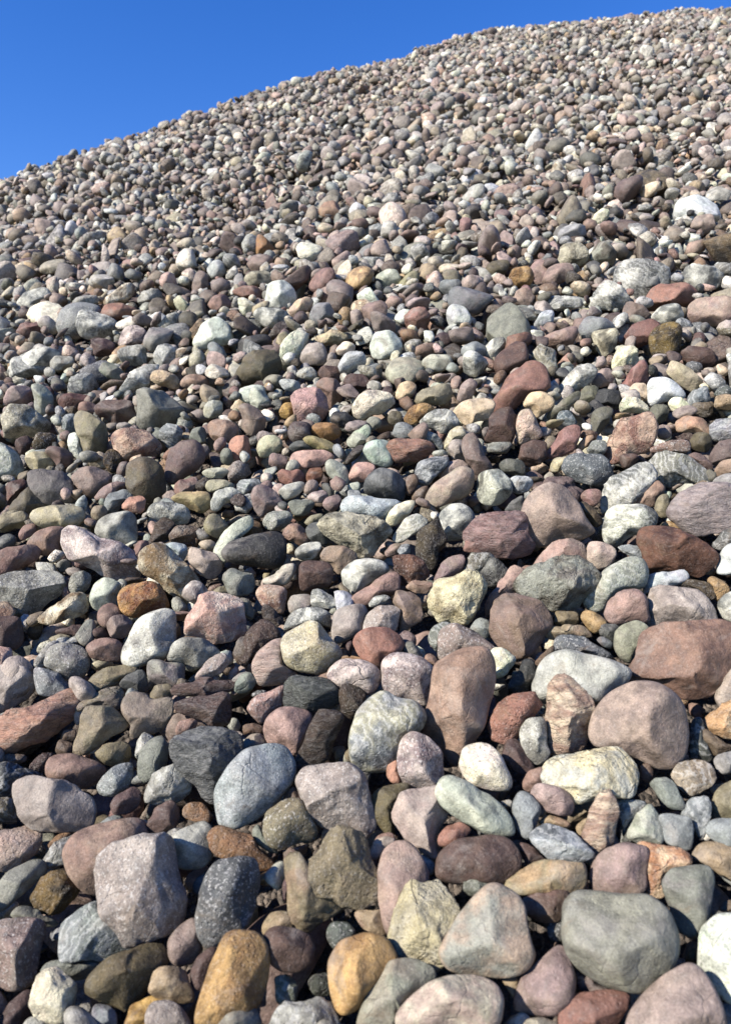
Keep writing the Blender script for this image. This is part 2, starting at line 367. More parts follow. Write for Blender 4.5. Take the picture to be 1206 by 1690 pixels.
# ------------------------------------------------------------------ the stones, outlines traced one by one from image pixels
# form; kind; colour; second colour; centre (m, heap frame); orientation facing the camera; outline (mm); description
TRACED = """r*;smooth;134,134,126;;0.294,0.430,0.078;0.962,0.224,-0.120,-0.104;-64,7 -62,27 -47,41 -22,42 10,47 32,49 54,35 62,16 61,-7 48,-24 27,-44 10,-49 -16,-50 -38,-41 -57,-25 -63,-10;large smooth grey disc shaped stone at the lower right
b*;granite;144,131,128;160,149,146;-0.299,0.534,-0.008;0.959,0.246,0.109,0.090;-55,36 -37,54 -5,66 37,60 48,24 58,-17 51,-40 20,-59 -18,-68 -35,-42 -53,-10;large pinkish grey speckled stone with a broad flat face, lower left of the heap
b*;smooth;136,102,90;146,112,98;0.506,0.840,0.100;0.909,0.366,-0.167,-0.105;-91,-42 -75,-3 -66,36 -48,47 -3,56 40,58 60,50 77,14 71,-23 45,-37 31,-59 -32,-53 -62,-40;very large flat brick red boulder at the right edge
r*;smooth;164,142,126;140,142,134;0.148,0.444,0.052;0.972,0.219,-0.060,-0.053;-57,-14 -45,8 -26,33 -5,54 8,56 29,45 39,33 42,16 49,-6 51,-14 40,-31 10,-42 -7,-42 -39,-38 -51,-29;large stone fading from grey top to peach base, near the bottom right of centre
r*;smooth;156,136,127;148,128,122;0.405,0.728,0.086;0.928,0.332,-0.142,-0.097;-74,-9 -69,12 -49,37 -18,57 10,61 38,47 56,22 63,-8 56,-36 42,-57 18,-57 -4,-48 -32,-35 -60,-37 -71,-23;very large smooth pinkish taupe rounded boulder at the right
r*;smooth;150,118,102;160,132,118;0.146,0.798,0.050;0.938,0.343,-0.050,-0.034;-61,-50 -49,-10 -40,37 -34,56 1,77 39,81 53,58 54,24 38,-31 16,-62 -5,-97 -27,-72 -43,-52;tall terracotta pink boulder with a pale top, right of centre
r*;rough;184,144,88;150,108,62;-0.156,0.412,0.007;0.977,0.198,0.062,0.057;-43,-36 -37,-7 -26,19 -14,49 3,56 27,48 42,26 38,-4 29,-23 12,-41 -16,-50;long golden orange stone standing upright at the bottom edge
r*;granite;146,152,158;;-0.167,0.685,0.003;0.952,0.297,0.058,0.043;-55,-29 -53,-1 -33,32 -9,51 27,56 48,48 63,22 56,-1 38,-23 9,-43 -20,-58 -46,-54;pale blue grey egg shaped stone with one beige fleck
j*;rough;172,161,128;168,160,140;0.076,0.470,0.037;0.973,0.226,-0.030,-0.026;-38,-19 -37,10 -34,28 -22,38 0,40 24,48 38,35 46,15 35,-1 22,-18 19,-44 5,-50 -22,-41 -34,-33;cream and yellow rough stone with grey fossil like marks
r*;granite;88,92,95;118,120,122;-0.180,0.515,0.000;0.967,0.238,0.068,0.057;-40,-7 -31,23 -14,47 13,49 37,40 44,17 36,-13 20,-37 2,-44 -23,-52 -36,-34;dark blue grey egg shaped stone with white flecks
r*;smooth;168,146,138;;0.096,0.371,0.042;0.981,0.185,-0.040,-0.038;-63,-12 -54,0 -31,18 -9,31 19,33 48,27 56,10 51,-11 31,-23 -57,-29;broad pale pink stone at the bottom edge centre right
b*;granite;144,131,128;160,149,146;-0.042,0.653,0.020;0.957,0.290,0.015,0.011;-60,23 -46,42 -19,47 13,48 33,32 45,10 50,-17 50,-35 35,-52 10,-45 -13,-45 -33,-24 -51,3;large rounded mauve stone mottled with white, centre left
j*;rough;134,121,95;;-0.028,0.544,0.022;0.968,0.251,0.011,0.009;-50,-1 -39,19 -28,46 -1,49 26,38 36,13 43,-11 45,-28 25,-46 1,-46 -17,-29 -33,-25 -46,-13;jagged olive brown stone with two small holes
r*;vein;160,158,138;120,128,134;0.027,0.760,0.029;0.945,0.326,-0.009,-0.007;-51,-11 -44,16 -25,46 0,62 22,46 47,44 65,26 59,2 31,-11 24,-31 12,-55 -15,-61 -40,-52 -49,-35;large boulder half blue grey and half pale yellow, centre
r*;smooth;158,160,154;;0.337,0.829,0.071;0.924,0.357,-0.113,-0.073;-70,-11 -62,14 -37,38 -9,45 21,37 52,28 76,18 75,3 57,-16 33,-36 -46,-41 -65,-27;large smooth pale grey stone left of the flat brick red boulder
r*;smooth;146,114,104;;-0.379,0.609,-0.048;0.950,0.266,0.129,0.102;-52,9 -32,33 3,41 54,37 65,10 36,-8 14,-37 -2,-56 -24,-47 -45,-20;smooth reddish pink stone tucked behind the large speckled pinkish grey one
r*;smooth;150,131,128;;0.337,0.356,0.076;0.962,0.196,-0.141,-0.129;-49,-18 -37,7 -17,27 8,45 22,42 36,26 44,11 46,-9 12,-29 -44,-39;large mauve pink stone at the bottom right corner, blurred
j*;rough;176,178,172;192,180,146;0.317,0.660,0.068;0.941,0.306,-0.115,-0.083;-64,5 -53,23 -22,26 11,34 41,38 51,28 60,-3 50,-26 24,-25 8,-29 -22,-40 -38,-28 -64,-17;long lumpy blue grey and cream stone with a yellow patch
r*;smooth;184,144,88;150,108,62;-0.008,0.418,0.023;0.980,0.201,0.003,0.003;-36,-2 -33,15 -19,32 8,39 29,34 46,12 38,0 17,-24 3,-36 -18,-44 -28,-38 -33,-20;smooth ochre orange stone with a rounded top near the bottom centre
j*;flaky;88,92,95;118,120,122;-0.243,0.737,-0.011;0.945,0.311,0.081,0.059;-53,32 -24,45 -9,52 25,42 50,29 51,-1 34,-30 13,-63 -5,-56 -23,-38 -41,-19 -49,5;big dark slate grey stone with fractured layered faces
r*;smooth;150,124,118;;0.047,0.526,0.013;0.970,0.243,-0.018,-0.015;-31,20 -24,40 -8,53 8,53 24,39 36,12 34,-7 3,-56 -13,-57 -23,-40 -29,-8;tall smooth dusky pink oval stone left of the cream and yellow rough one
b*;smooth;144,131,128;160,149,146;-0.474,0.682,-0.046;0.937,0.291,0.154,0.115;-52,16 -48,38 -31,46 6,37 31,21 54,5 60,-14 51,-36 11,-41 -22,-31 -47,-13;mauve grey boulder with a dark right face and a small tan chip at its foot
r*;smooth;112,86,80;;0.150,0.553,0.027;0.964,0.257,-0.057,-0.046;-57,-22 -53,5 -31,21 7,34 38,30 54,11 51,-9 30,-25 1,-27 -35,-28;broad smooth dark brown stone above the grey and peach one
b*;smooth;112,98,68;;-0.298,0.438,-0.037;0.967,0.206,0.111,0.100;-49,0 -39,11 -11,27 26,30 43,26 53,6 25,-12 1,-41 -18,-26 -46,-13;olive brown wedge shaped stone below the large speckled pinkish grey one
b*;vein;128,135,138;;-0.357,0.492,-0.045;0.959,0.227,0.128,0.110;-42,14 -17,29 0,43 23,27 43,-5 43,-26 13,-32 -19,-25 -41,-21;blue grey stone streaked with white beneath the large speckled one
r*;smooth;156,136,127;148,128,122;0.383,1.257,0.074;0.886,0.448,-0.107,-0.055;-65,-21 -59,21 -39,49 -11,70 17,65 48,24 68,-12 79,-28 52,-44 5,-49 -23,-61 -51,-49;large pinkish brown cone shaped stone with a fine pale grain
r*;smooth;140,120,115;;0.210,0.397,0.035;0.973,0.199,-0.085,-0.078;-36,-19 -32,1 -16,17 9,42 20,40 25,24 31,7 29,-13 13,-27 -14,-30 -34,-27;mauve stone with pale patches below left of the large grey disc
r*;smooth;146,140,128;;0.032,0.390,0.027;0.982,0.189,-0.013,-0.012;-39,-23 -26,5 -12,23 -3,34 21,36 42,28 49,18 34,2 2,-18 -3,-37 -39,-38;smooth grey taupe stone right of the ochre orange one at the bottom
j*;rough;144,148,138;110,104,92;0.357,1.064,0.069;0.903,0.411,-0.108,-0.061;-70,3 -57,18 -25,43 15,43 43,34 66,17 66,-9 43,-24 15,-46 -10,-49 -28,-37 -64,-19;grey olive rock with pitted pinkish spots, pointed at its right
b*;smooth;136,110,102;;0.267,0.967,0.058;0.916,0.388,-0.084,-0.051;-49,-8 -43,27 -25,50 2,53 30,39 53,15 57,-2 36,-23 16,-48 -1,-59 -25,-46 -44,-29;large brown mauve smooth stone with a fine pale speckle
b*;smooth;126,84,66;104,68,54;0.580,1.115,0.098;0.885,0.424,-0.168,-0.091;-70,19 -60,40 -35,46 0,43 21,28 55,10 73,-8 68,-30 41,-46 14,-36 -21,-33 -49,-26 -63,0;dark red brown slab with a tiny grey chip on top
j*;flaky;164,130,114;190,170,150;0.307,0.765,0.063;0.933,0.337,-0.106,-0.072;-32,-46 -31,-7 -22,53 2,57 26,38 37,15 28,-18 25,-39 8,-49 -21,-52;jagged rust and pink upright stone with a split face
r*;smooth;122,127,117;;0.393,0.479,0.074;0.948,0.247,-0.153,-0.126;-31,10 -22,27 -1,36 22,37 27,24 23,-1 17,-32 1,-43 -14,-36 -24,-11;grey green tapered stone with pale spots right of the large grey disc
b*;smooth;158,143,138;;0.080,0.622,0.017;0.960,0.278,-0.029,-0.023;-45,10 -33,27 -4,38 24,40 30,20 46,2 24,-17 24,-40 12,-50 -10,-36 -27,-18 -44,-3;large pinkish grey flat stone under the long pale green one
b*;granite;134,118,110;;-0.460,0.480,-0.061;0.951,0.225,0.160,0.138;-33,35 -5,42 38,18 31,-12 17,-39 -4,-44 -23,-30;brownish grey angular block cut by the left edge near the bottom corner
r*;smooth;150,160,147;170,176,160;0.151,0.623,0.041;0.956,0.285,-0.056,-0.043;-52,16 -43,35 -29,39 -1,29 26,14 48,-8 53,-31 26,-35 7,-30 -29,-12 -46,0;long pale green smooth stone below the cream white egg shaped one
r*;smooth;140,120,115;;0.326,0.527,0.050;0.953,0.257,-0.124,-0.100;-40,-14 -31,8 -9,28 11,35 35,29 32,7 30,-16 20,-24 -9,-30 -33,-30;smooth mauve stone with a pointed right end above the large grey disc
b*;flaky;152,134,136;;0.677,1.234,0.111;0.871,0.446,-0.185,-0.094;-75,-4 -49,28 -16,52 24,51 60,31 60,-28 21,-44 -16,-58 -41,-40 -64,-20;large mauve boulder with a cracked front at the right edge
j*;flaky;176,126,108;;-0.570,0.846,-0.063;0.921,0.333,0.169,0.114;-59,0 -38,21 -7,28 28,38 54,46 70,27 64,4 31,-20 0,-32 -28,-39 -58,-45;flaky salmon pink slab tilted at the left edge
b*;smooth;144,131,128;160,149,146;0.546,0.981,0.078;0.899,0.394,-0.166,-0.097;-52,11 -40,35 2,40 31,29 56,6 61,-24 15,-29 -40,-39 -50,-31;mauve grey boulder with a chipped top above the flat brick red one
j*;rough;192,184,152;160,146,112;0.163,1.047,0.042;0.914,0.403,-0.050,-0.029;-57,-8 -49,10 -31,32 -5,36 21,51 42,41 57,26 55,8 39,-18 17,-45 -9,-40 -34,-46 -53,-30;knobbly pale cream limestone lump
r*;granite;186,186,178;140,138,134;-0.400,1.025,-0.039;0.916,0.379,0.115,0.071;-52,-28 -48,-6 -30,26 -5,48 21,55 43,48 48,20 46,-10 28,-35 -5,-47 -37,-49 -50,-39;white egg shaped granite stone with black specks, left of centre
b*;granite;184,168,166;134,112,118;-0.587,1.311,-0.067;0.890,0.425,0.146,0.079;-75,17 -67,43 -48,56 -20,49 14,29 47,20 77,-3 75,-43 47,-51 5,-41 -28,-32 -61,-9;pink and cream block with a rough brown right end
r*;granite;196,204,196;;0.409,0.409,0.080;0.950,0.223,-0.165,-0.142;-32,-1 -24,23 -14,39 5,47 22,39 26,-1 21,-37 3,-47 -11,-35 -28,-21;white speckled stone cut by the right edge near the bottom corner
r*;granite;172,161,128;168,160,140;-0.098,0.959,0.005;0.927,0.374,0.030,0.019;-52,9 -41,26 -16,44 1,51 19,43 33,18 51,1 55,-14 37,-34 15,-44 -6,-42 -41,-26;cream stone with a yellow stain on its left side, centre
b*;smooth;144,132,104;170,140,105;0.238,0.523,0.038;0.961,0.250,-0.091,-0.075;-58,-13 -33,9 -8,22 22,19 50,22 47,0 30,-18 15,-15 -15,-18 -45,-23;half grey half tan flat stone above the brownish wedge
b*;flaky;148,116,116;130,94,94;0.270,1.219,0.056;0.894,0.439,-0.077,-0.040;-72,1 -47,29 -16,41 20,45 48,41 48,9 65,-19 48,-35 0,-45 -39,-35;large flaky wine red stone left of the cone shaped one
b*;granite;160,160,155;132,130,124;-0.719,1.231,-0.102;0.892,0.403,0.178,0.101;-71,14 -56,30 -17,39 30,41 63,30 75,8 63,-17 30,-33 7,-49 -25,-45 -55,-25;dark grey oval granite stone at the left edge
b*;rough;182,140,130;196,176,166;-0.284,1.064,-0.022;0.915,0.391,0.082,0.049;-54,2 -35,28 -9,49 21,48 40,34 52,-4 50,-27 17,-41 -5,-48 -31,-36 -51,-28;large rough salmon pink block, left of centre
r*;granite;184,168,166;134,112,118;0.073,0.880,0.015;0.934,0.357,-0.024,-0.015;-45,-8 -44,26 -24,44 17,36 44,13 40,-20 30,-49 -3,-36 -33,-24;mauve and white streaked stone left of the tall terracotta boulder
j*;smooth;134,121,95;;-0.077,0.518,-0.006;0.971,0.236,0.029,0.025;-26,-23 -25,21 -20,45 -5,45 8,20 29,5 45,-10 24,-21 8,-34 -8,-34;tan grey angular stone with conchoidal chips above the round maroon one
b*;rough;140,112,76;196,186,165;-0.404,1.213,-0.040;0.901,0.416,0.108,0.060;-65,17 -51,44 -27,61 -3,56 29,18 58,-12 58,-37 37,-72 13,-53 -19,-23 -47,-6;tilted slab, cream on top and pitted brown on its front face
r*;granite;184,168,166;134,112,118;0.081,0.705,0.029;0.950,0.309,-0.028,-0.021;-35,3 -28,29 -10,43 11,36 29,19 35,-9 32,-29 5,-37 -15,-37 -29,-19;pink and white speckled stone right of the blue grey and yellow boulder
r*;vein;156,160,147;;0.459,1.062,0.067;0.899,0.409,-0.137,-0.077;-59,-34 -34,3 -13,33 19,48 46,42 55,20 46,-9 22,-10 -6,-32 -23,-55 -44,-52;pale grey green speckled stone right of the pointed olive rock
j*;rough;184,126,90;206,180,150;0.374,0.528,0.056;0.948,0.260,-0.141,-0.113;-31,11 -21,23 3,28 27,22 39,9 13,-11 8,-37 -9,-37 -16,-20 -28,-5;rusty orange and white rough stone above right of the large grey disc
b*;granite;134,121,95;;-0.108,0.621,0.002;0.960,0.275,0.039,0.031;-37,-2 -29,19 -9,34 11,34 28,11 40,-7 34,-20 -3,-32 -28,-21;olive grey speckled stone with a dark sloping top
r*;smooth;108,80,72;;-0.095,0.452,0.004;0.976,0.212,0.037,0.033;-34,7 -25,22 -2,26 23,17 32,1 30,-16 8,-26 -10,-23 -29,-6;round dark maroon pebble beside the golden orange stone near the bottom
j*;rough;174,168,150;120,114,98;-0.016,1.281,0.015;0.897,0.442,0.004,0.002;-75,12 -60,31 -22,38 28,33 62,17 70,0 54,-21 37,-42 7,-47 -31,-26 -60,-9;cream white angular rock with dark pits, centre
b*;smooth;146,98,88;;0.255,0.367,0.040;0.971,0.189,-0.105,-0.098;-37,-2 -22,12 -4,20 17,26 35,26 32,3 17,-18 -30,-26;brick red stone under the large grey disc at the bottom edge
b*;rough;180,150,132;150,104,92;0.612,1.541,0.098;0.857,0.488,-0.150,-0.068;-51,-18 -47,24 -25,46 6,52 36,53 54,21 56,-7 37,-34 10,-43 -25,-60 -47,-53;large boulder tan on top and pinkish red below, upper right
j*;rough;190,184,162;;-0.384,0.418,-0.039;0.960,0.203,0.142,0.128;-25,-11 -21,18 -9,28 8,27 26,11 25,-6 10,-29 -6,-27;cream white angular chunk with a ridge near the bottom left corner
r*;granite;192,185,166;;0.172,0.687,0.041;0.949,0.306,-0.062,-0.045;-39,2 -29,25 -6,33 9,33 26,14 37,-13 34,-27 8,-31 -15,-24 -32,-11;cream white egg shaped stone with green specks
r*;smooth;66,66,66;;-0.229,1.262,-0.016;0.900,0.431,0.062,0.033;-75,-2 -54,23 -4,32 34,39 55,31 61,6 55,-28 34,-38 -4,-32 -41,-27 -66,-18;smooth black flat stone
b*;flaky;90,70,56;;-0.073,0.760,0.006;0.947,0.321,0.025,0.018;-37,-32 -21,4 -3,46 10,47 37,36 29,9 13,-33 -24,-44 -35,-46;rectangular dark brown stone like a brick standing upright
b*;rough;150,110,74;;-0.176,0.595,-0.021;0.962,0.262,0.063,0.050;-39,21 -19,33 9,21 31,-4 48,-21 39,-29 20,-29 -8,-17 -38,-2;orange brown rough flat stone above the dark blue grey egg shaped one
r*;smooth;160,160,155;132,130,124;-0.246,0.608,-0.031;0.958,0.266,0.086,0.068;-31,-8 -34,13 -17,22 14,34 28,18 30,-14 11,-30 -17,-28;pale blue and white stone behind the shadow of the large speckled one
b*;smooth;142,126,116;;-0.372,0.856,-0.049;0.931,0.337,0.114,0.077;-36,20 -23,37 0,38 10,23 40,25 45,1 30,-18 7,-36 -29,-43 -23,-17 -38,3;notched heart shaped taupe stone with a thin tan vein
j*;flaky;164,130,114;190,170,150;0.315,0.586,0.059;0.949,0.279,-0.117,-0.090;-26,-22 -16,7 -5,38 10,46 18,28 23,8 15,-22 -8,-40 -23,-32;narrow upright pink grey jagged stone below the lumpy blue and cream one
b*;smooth;148,104,96;;0.407,1.835,0.071;0.849,0.520,-0.091,-0.038;-79,-49 -55,-8 -19,43 23,68 54,51 74,14 75,-7 44,-11 13,-31 -8,-51 -50,-71;large smooth brick pink angular stone, upper right of centre
r*;vein;196,200,184;110,112,104;0.519,1.223,0.085;0.882,0.442,-0.145,-0.075;-46,-9 -41,23 -18,35 27,37 53,19 55,-1 38,-17 4,-29 -18,-49 -41,-37;cream white stone with dark veins, right of centre
b*;smooth;142,132,108;;-0.446,0.828,-0.049;0.929,0.330,0.137,0.094;-40,-32 -28,8 -16,37 13,34 35,19 48,0 22,-19 -3,-31 -22,-37;khaki grey triangular stone with faint ruled lines
j*;rough;154,106,92;;0.230,0.774,0.048;0.937,0.335,-0.079,-0.054;-38,-8 -22,17 -6,31 21,34 42,21 30,-2 6,-30 -15,-38 -31,-29;lumpy brick red stone left of the jagged rust and pink one
b*;flaky;86,92,86;;-0.092,0.857,0.003;0.937,0.348,0.030,0.020;-44,-7 -42,16 -29,29 22,25 42,10 55,-5 35,-21 12,-27 -38,-23;dark greenish grey angular block above the upright brown brick like one
r*;smooth;160,128,122;;-0.127,0.800,-0.014;0.943,0.328,0.042,0.029;-37,1 -33,19 -7,35 35,24 38,11 25,-17 12,-42 -13,-28 -29,-21;smooth dusty rose stone left of the upright brown brick like one
b*;granite;140,120,115;;0.169,0.945,0.028;0.924,0.376,-0.054,-0.033;-45,2 -37,22 -13,37 11,27 39,10 63,-10 42,-24 1,-18 -34,-36 -42,-19;grey mauve angular stone just behind the tall terracotta boulder
j*;veinstrong;182,182,176;120,124,124;0.548,1.344,0.089;0.872,0.462,-0.146,-0.071;-50,-36 -45,-2 -25,27 8,44 40,45 59,18 36,-7 16,-28 -8,-43 -33,-51 -43,-54;white stone swirled with dark grey bands, upper right
j*;vein;158,166,172;96,104,112;0.257,0.561,0.051;0.956,0.267,-0.097,-0.077;-39,9 -18,24 10,18 28,5 43,-8 30,-15 -2,-24 -23,-9 -36,-1;blue grey and white broken stone with a sharp ridge
j*;rough;168,146,138;;-0.518,0.631,-0.071;0.939,0.273,0.167,0.130;-37,7 -21,29 12,27 35,12 36,-17 11,-26 -13,-30 -26,-17;pink and white crumbly stone at the left edge above the pale grey slab
r*;smooth;146,114,104;;-0.466,0.757,-0.064;0.934,0.309,0.145,0.105;-42,13 -35,24 -11,30 13,18 38,7 50,-5 32,-23 7,-30 -23,-14 -41,-6;smooth reddish brown oval stone above the mauve grey boulder
b*;smooth;134,134,126;;-0.607,1.985,-0.074;0.853,0.505,0.121,0.052;-65,3 -56,44 -22,55 23,47 57,25 80,-3 68,-33 11,-46 -34,-54 -56,-37;large grey rounded stone, upper left, above the dented pinkish cream one
j*;veinstrong;134,134,126;;0.667,1.392,0.103;0.863,0.468,-0.172,-0.082;-58,16 -42,33 -9,38 26,25 54,1 58,-29 34,-29 11,-33 -18,-37 -38,-19 -50,-1;grey boulder with wavy white grain, upper right
j*;vein;160,160,155;132,130,124;-0.070,0.374,0.009;0.983,0.180,0.028,0.027;-39,-1 -26,16 -3,21 28,16 37,-3 34,-18 -34,-15;black grey and white banded stone at the bottom edge
r*;smooth;110,100,78;;-0.546,1.600,-0.065;0.873,0.467,0.124,0.060;-50,10 -43,40 -14,56 15,54 39,26 49,-19 35,-54 5,-59 -33,-30 -47,-15;olive brown upright oval stone, upper left
r*;smooth;158,143,138;;-0.646,0.966,-0.091;0.911,0.355,0.178,0.114;-27,14 -17,39 6,48 24,32 33,2 30,-24 -7,-45 -30,-32;round mauve stone in the shade with a white crusted top, left edge
r*;rough;184,168,166;134,112,118;-0.018,0.889,0.012;0.934,0.358,0.006,0.004;-47,-3 -40,17 -20,28 11,27 35,16 45,0 35,-20 21,-31 1,-26 -26,-20;pinkish white lumpy stone left of the mauve and white streaked one
r*;smooth;154,106,92;;0.020,0.954,0.018;0.927,0.376,-0.006,-0.004;-44,0 -34,17 -10,31 15,31 40,17 48,0 36,-12 11,-24 8,-38 -17,-30 -40,-18;smooth orange red oval stone, centre
b*;flaky;108,80,72;;-0.264,0.854,-0.034;0.935,0.339,0.083,0.056;-56,15 -20,20 30,28 37,4 43,-29 6,-27 -27,-9 -53,-1;broad dark brown block above the big fractured slate stone
r*;rough;186,138,80;150,84,44;-0.449,1.148,-0.051;0.905,0.401,0.122,0.071;-48,1 -37,24 -3,34 25,33 44,14 52,-15 36,-24 13,-25 -10,-36 -37,-27;orange stone peppered with tiny holes
r*;flaky;168,146,138;;-0.164,0.941,-0.019;0.929,0.364,0.050,0.032;-38,-3 -25,21 -1,42 24,45 17,31 28,-1 45,-12 31,-25 -1,-34 -25,-33;striped pale pink stone left of the cream one with a yellow stain
b*;smooth;116,108,110;;-0.804,1.632,-0.106;0.867,0.459,0.173,0.085;-55,6 -50,37 -12,44 26,41 50,13 58,-29 21,-45 -3,-47 -40,-27;dark mauve grey angular block with one pale face near the left edge
j*;vein;160,160,155;132,130,124;-0.302,0.714,-0.039;0.946,0.299,0.100,0.074;-35,-7 -26,13 -5,26 16,31 32,8 31,-12 10,-25 -14,-24 -32,-19;white and olive wedge with a thin brown rim below the fractured slate stone
b*;smooth;144,131,128;160,149,146;-0.656,0.952,-0.092;0.911,0.352,0.181,0.117;-39,11 -13,45 21,38 44,18 46,-4 24,-24 -3,-43 -26,-51;smooth mauve grey stone cut by the left edge above the flaky salmon slab
r*;rough;180,150,132;150,104,92;-0.623,1.794,-0.078;0.862,0.486,0.132,0.060;-64,16 -48,36 -12,45 25,38 56,14 69,-7 62,-32 14,-39 -28,-42 -53,-21;pinkish cream stone with a dark dent like a closed eye
r*;smooth;158,136,126;;0.188,1.411,0.040;0.883,0.467,-0.049,-0.024;-56,-22 -42,5 -11,27 20,49 47,40 51,9 34,-18 3,-31 -33,-47 -51,-40;long pinkish brown stone tilted left of the bright white one
r*;granite;134,134,126;;-0.554,0.997,-0.067;0.912,0.366,0.155,0.097;-43,-6 -35,23 -10,34 18,29 35,11 37,-12 25,-33 4,-39 -21,-15;smooth grey oval stone with a dark speckled neighbour below it
r*;smooth;134,134,126;;-0.493,0.573,-0.068;0.944,0.255,0.164,0.132;-31,-1 -8,18 21,29 36,23 39,7 13,-9 -15,-31 -30,-30;light grey oblong slab tilted at the left edge
r*;smooth;140,120,115;;-0.230,0.475,-0.029;0.969,0.219,0.086,0.075;-24,3 -12,17 9,29 21,16 20,-7 9,-24 -9,-25 -21,-11;smooth mauve brown pebble between speckled pinkish grey and dark blue grey stones
b*;granite;102,110,116;;0.490,1.426,0.080;0.870,0.473,-0.127,-0.060;-58,0 -45,26 -15,34 19,32 44,16 52,-15 27,-37 -2,-34 -37,-18;grey angular stone with white spots above the cone shaped one
r*;smooth;124,103,99;;-0.465,1.676,-0.054;0.870,0.480,0.104,0.049;-47,-15 -33,26 -8,50 22,55 47,33 55,2 32,-24 2,-45 -28,-60 -46,-46;mauve brown egg shaped stone leaning right, upper left
b*;smooth;160,128,122;;0.457,0.988,0.075;0.904,0.396,-0.141,-0.082;-40,-8 -30,13 -10,28 10,33 30,19 36,-12 30,-24 3,-24 -17,-28 -33,-22;dusty pink rounded triangle stone above the round grey green one
j*;granite;174,168,150;120,114,98;-1.019,2.028,-0.141;0.847,0.490,0.188,0.084;-63,5 -39,42 -1,53 38,34 72,6 61,-25 27,-45 -6,-40 -45,-48 -55,-24;grey and white crumbly rock near the left edge
r*;smooth;160,160,155;132,130,124;-0.572,1.419,-0.080;0.885,0.439,0.137,0.072;-54,-9 -40,24 -14,40 22,42 40,23 40,-24 22,-51 -14,-32;light grey rounded stone behind the pink and cream block
r*;granite;168,146,138;;-0.017,0.901,0.001;0.933,0.359,0.005,0.004;-49,-6 -42,14 -15,28 20,21 44,0 33,-23 20,-33 -8,-16;pale pink white stone above the honeycombed brown chunk
b*;smooth;120,96,80;;0.226,0.488,0.035;0.965,0.236,-0.088,-0.074;-34,4 -14,13 20,20 27,10 22,-10 -7,-21 -22,-11;brownish wedge shaped pebble left of the large grey disc
b*;smooth;154,132,104;;-0.237,0.421,-0.020;0.972,0.199,0.091,0.083;-27,-2 -17,18 5,20 18,11 25,-17 7,-19 -14,-12;small tan rounded block right of the olive brown wedge
j*;rough;130,102,52;70,56,32;-0.434,0.564,-0.076;0.950,0.248,0.146,0.120;-32,2 -16,24 11,28 29,9 29,-14 10,-27 -16,-22 -30,-9;golden brown pitted stone in shade right of the light grey tilted slab
b*;smooth;160,160,155;132,130,124;-0.313,0.985,-0.032;0.922,0.372,0.093,0.058;-46,-4 -37,17 -12,27 13,24 42,7 49,-5 28,-22 3,-29 -22,-14 -44,-13;light grey flat stone with a thin white line below the salmon pink block
r*;smooth;182,182,176;120,124,124;0.189,1.286,0.039;0.892,0.447,-0.052,-0.027;-38,-10 -34,23 -9,40 20,36 37,11 37,-18 20,-35 -5,-39 -26,-31;smooth whitish stone with faint creases above the craggy olive one
b*;smooth;142,132,108;;-0.772,1.874,-0.102;0.857,0.487,0.155,0.070;-41,42 -28,67 -1,63 31,33 47,0 31,-40 -1,-79 -17,-64 -30,-14;upright diamond shaped greyish khaki stone, upper left
b*;smooth;158,136,126;;1.020,2.185,0.144;0.814,0.542,-0.197,-0.073;-64,-14 -51,37 -1,45 63,25 64,-27 -10,-42 -51,-42;large pinkish grey flat stone at the right edge, upper right
r*;granite;156,166,172;;0.006,1.376,0.014;0.890,0.457,-0.002,-0.001;-66,2 -51,22 -16,25 24,18 59,17 75,6 50,-12 24,-29 -12,-23 -56,-16;flat pale blue grey stone behind the cream white angular rock
j*;vein;160,146,130;120,96,70;0.461,0.653,0.066;0.931,0.306,-0.163,-0.117;-29,-3 -17,18 4,24 19,17 27,-1 14,-18 -4,-26 -17,-15;white and brown mottled stone below right of the taupe boulder
b*;smooth;110,100,78;;-0.329,2.178,-0.034;0.844,0.532,0.064,0.026;-73,-24 -23,41 33,56 70,16 61,-21 -4,-41 -69,-51;dark olive brown tilted stone in the upper left
r*;smooth;112,98,68;;0.031,0.648,0.008;0.958,0.285,-0.011,-0.009;-26,-3 -20,16 0,27 29,30 32,19 12,5 4,-17 14,-32 3,-42 -11,-25;smooth olive brown stone below the blue grey and yellow boulder
r*;granite;160,160,155;132,130,124;0.256,0.737,0.039;0.940,0.322,-0.089,-0.062;-23,9 -13,30 14,35 17,-6 23,-17 8,-37 -7,-31 -19,-11;pale grey and white mottled pebble left of the jagged rust and pink stone
r*;smooth;172,161,128;168,160,140;-0.736,1.490,-0.097;0.876,0.443,0.167,0.086;-65,-1 -52,18 2,28 56,23 59,-6 38,-28 2,-25 -38,-27;cream flat smooth stone near the left edge
r*;smooth;144,131,128;160,149,146;-0.030,1.030,-0.001;0.921,0.389,0.009,0.005;-33,-9 -27,17 -4,32 26,31 35,20 29,-16 11,-24 -19,-38 -30,-27;flat mauve grey stone above the smooth orange red oval
r*;smooth;122,127,117;;-0.338,0.758,-0.036;0.940,0.313,0.109,0.078;-23,-10 -19,14 -3,32 15,34 25,16 21,-8 3,-31 -12,-35 -21,-26;greenish grey upright oval pebble left of the big fractured slate stone
r*;smooth;136,134,120;;0.442,0.913,0.072;0.911,0.378,-0.141,-0.086;-26,-11 -24,13 -8,29 11,33 30,22 27,9 14,-18 2,-39 -17,-30;grey olive egg shaped stone left of the flat brick red boulder's top
b*;smooth;154,106,92;;0.952,2.333,0.135;0.811,0.553,-0.177,-0.063;-76,-5 -45,34 26,40 78,7 61,-32 -9,-30 -63,-39;brick red flat stone in the upper right
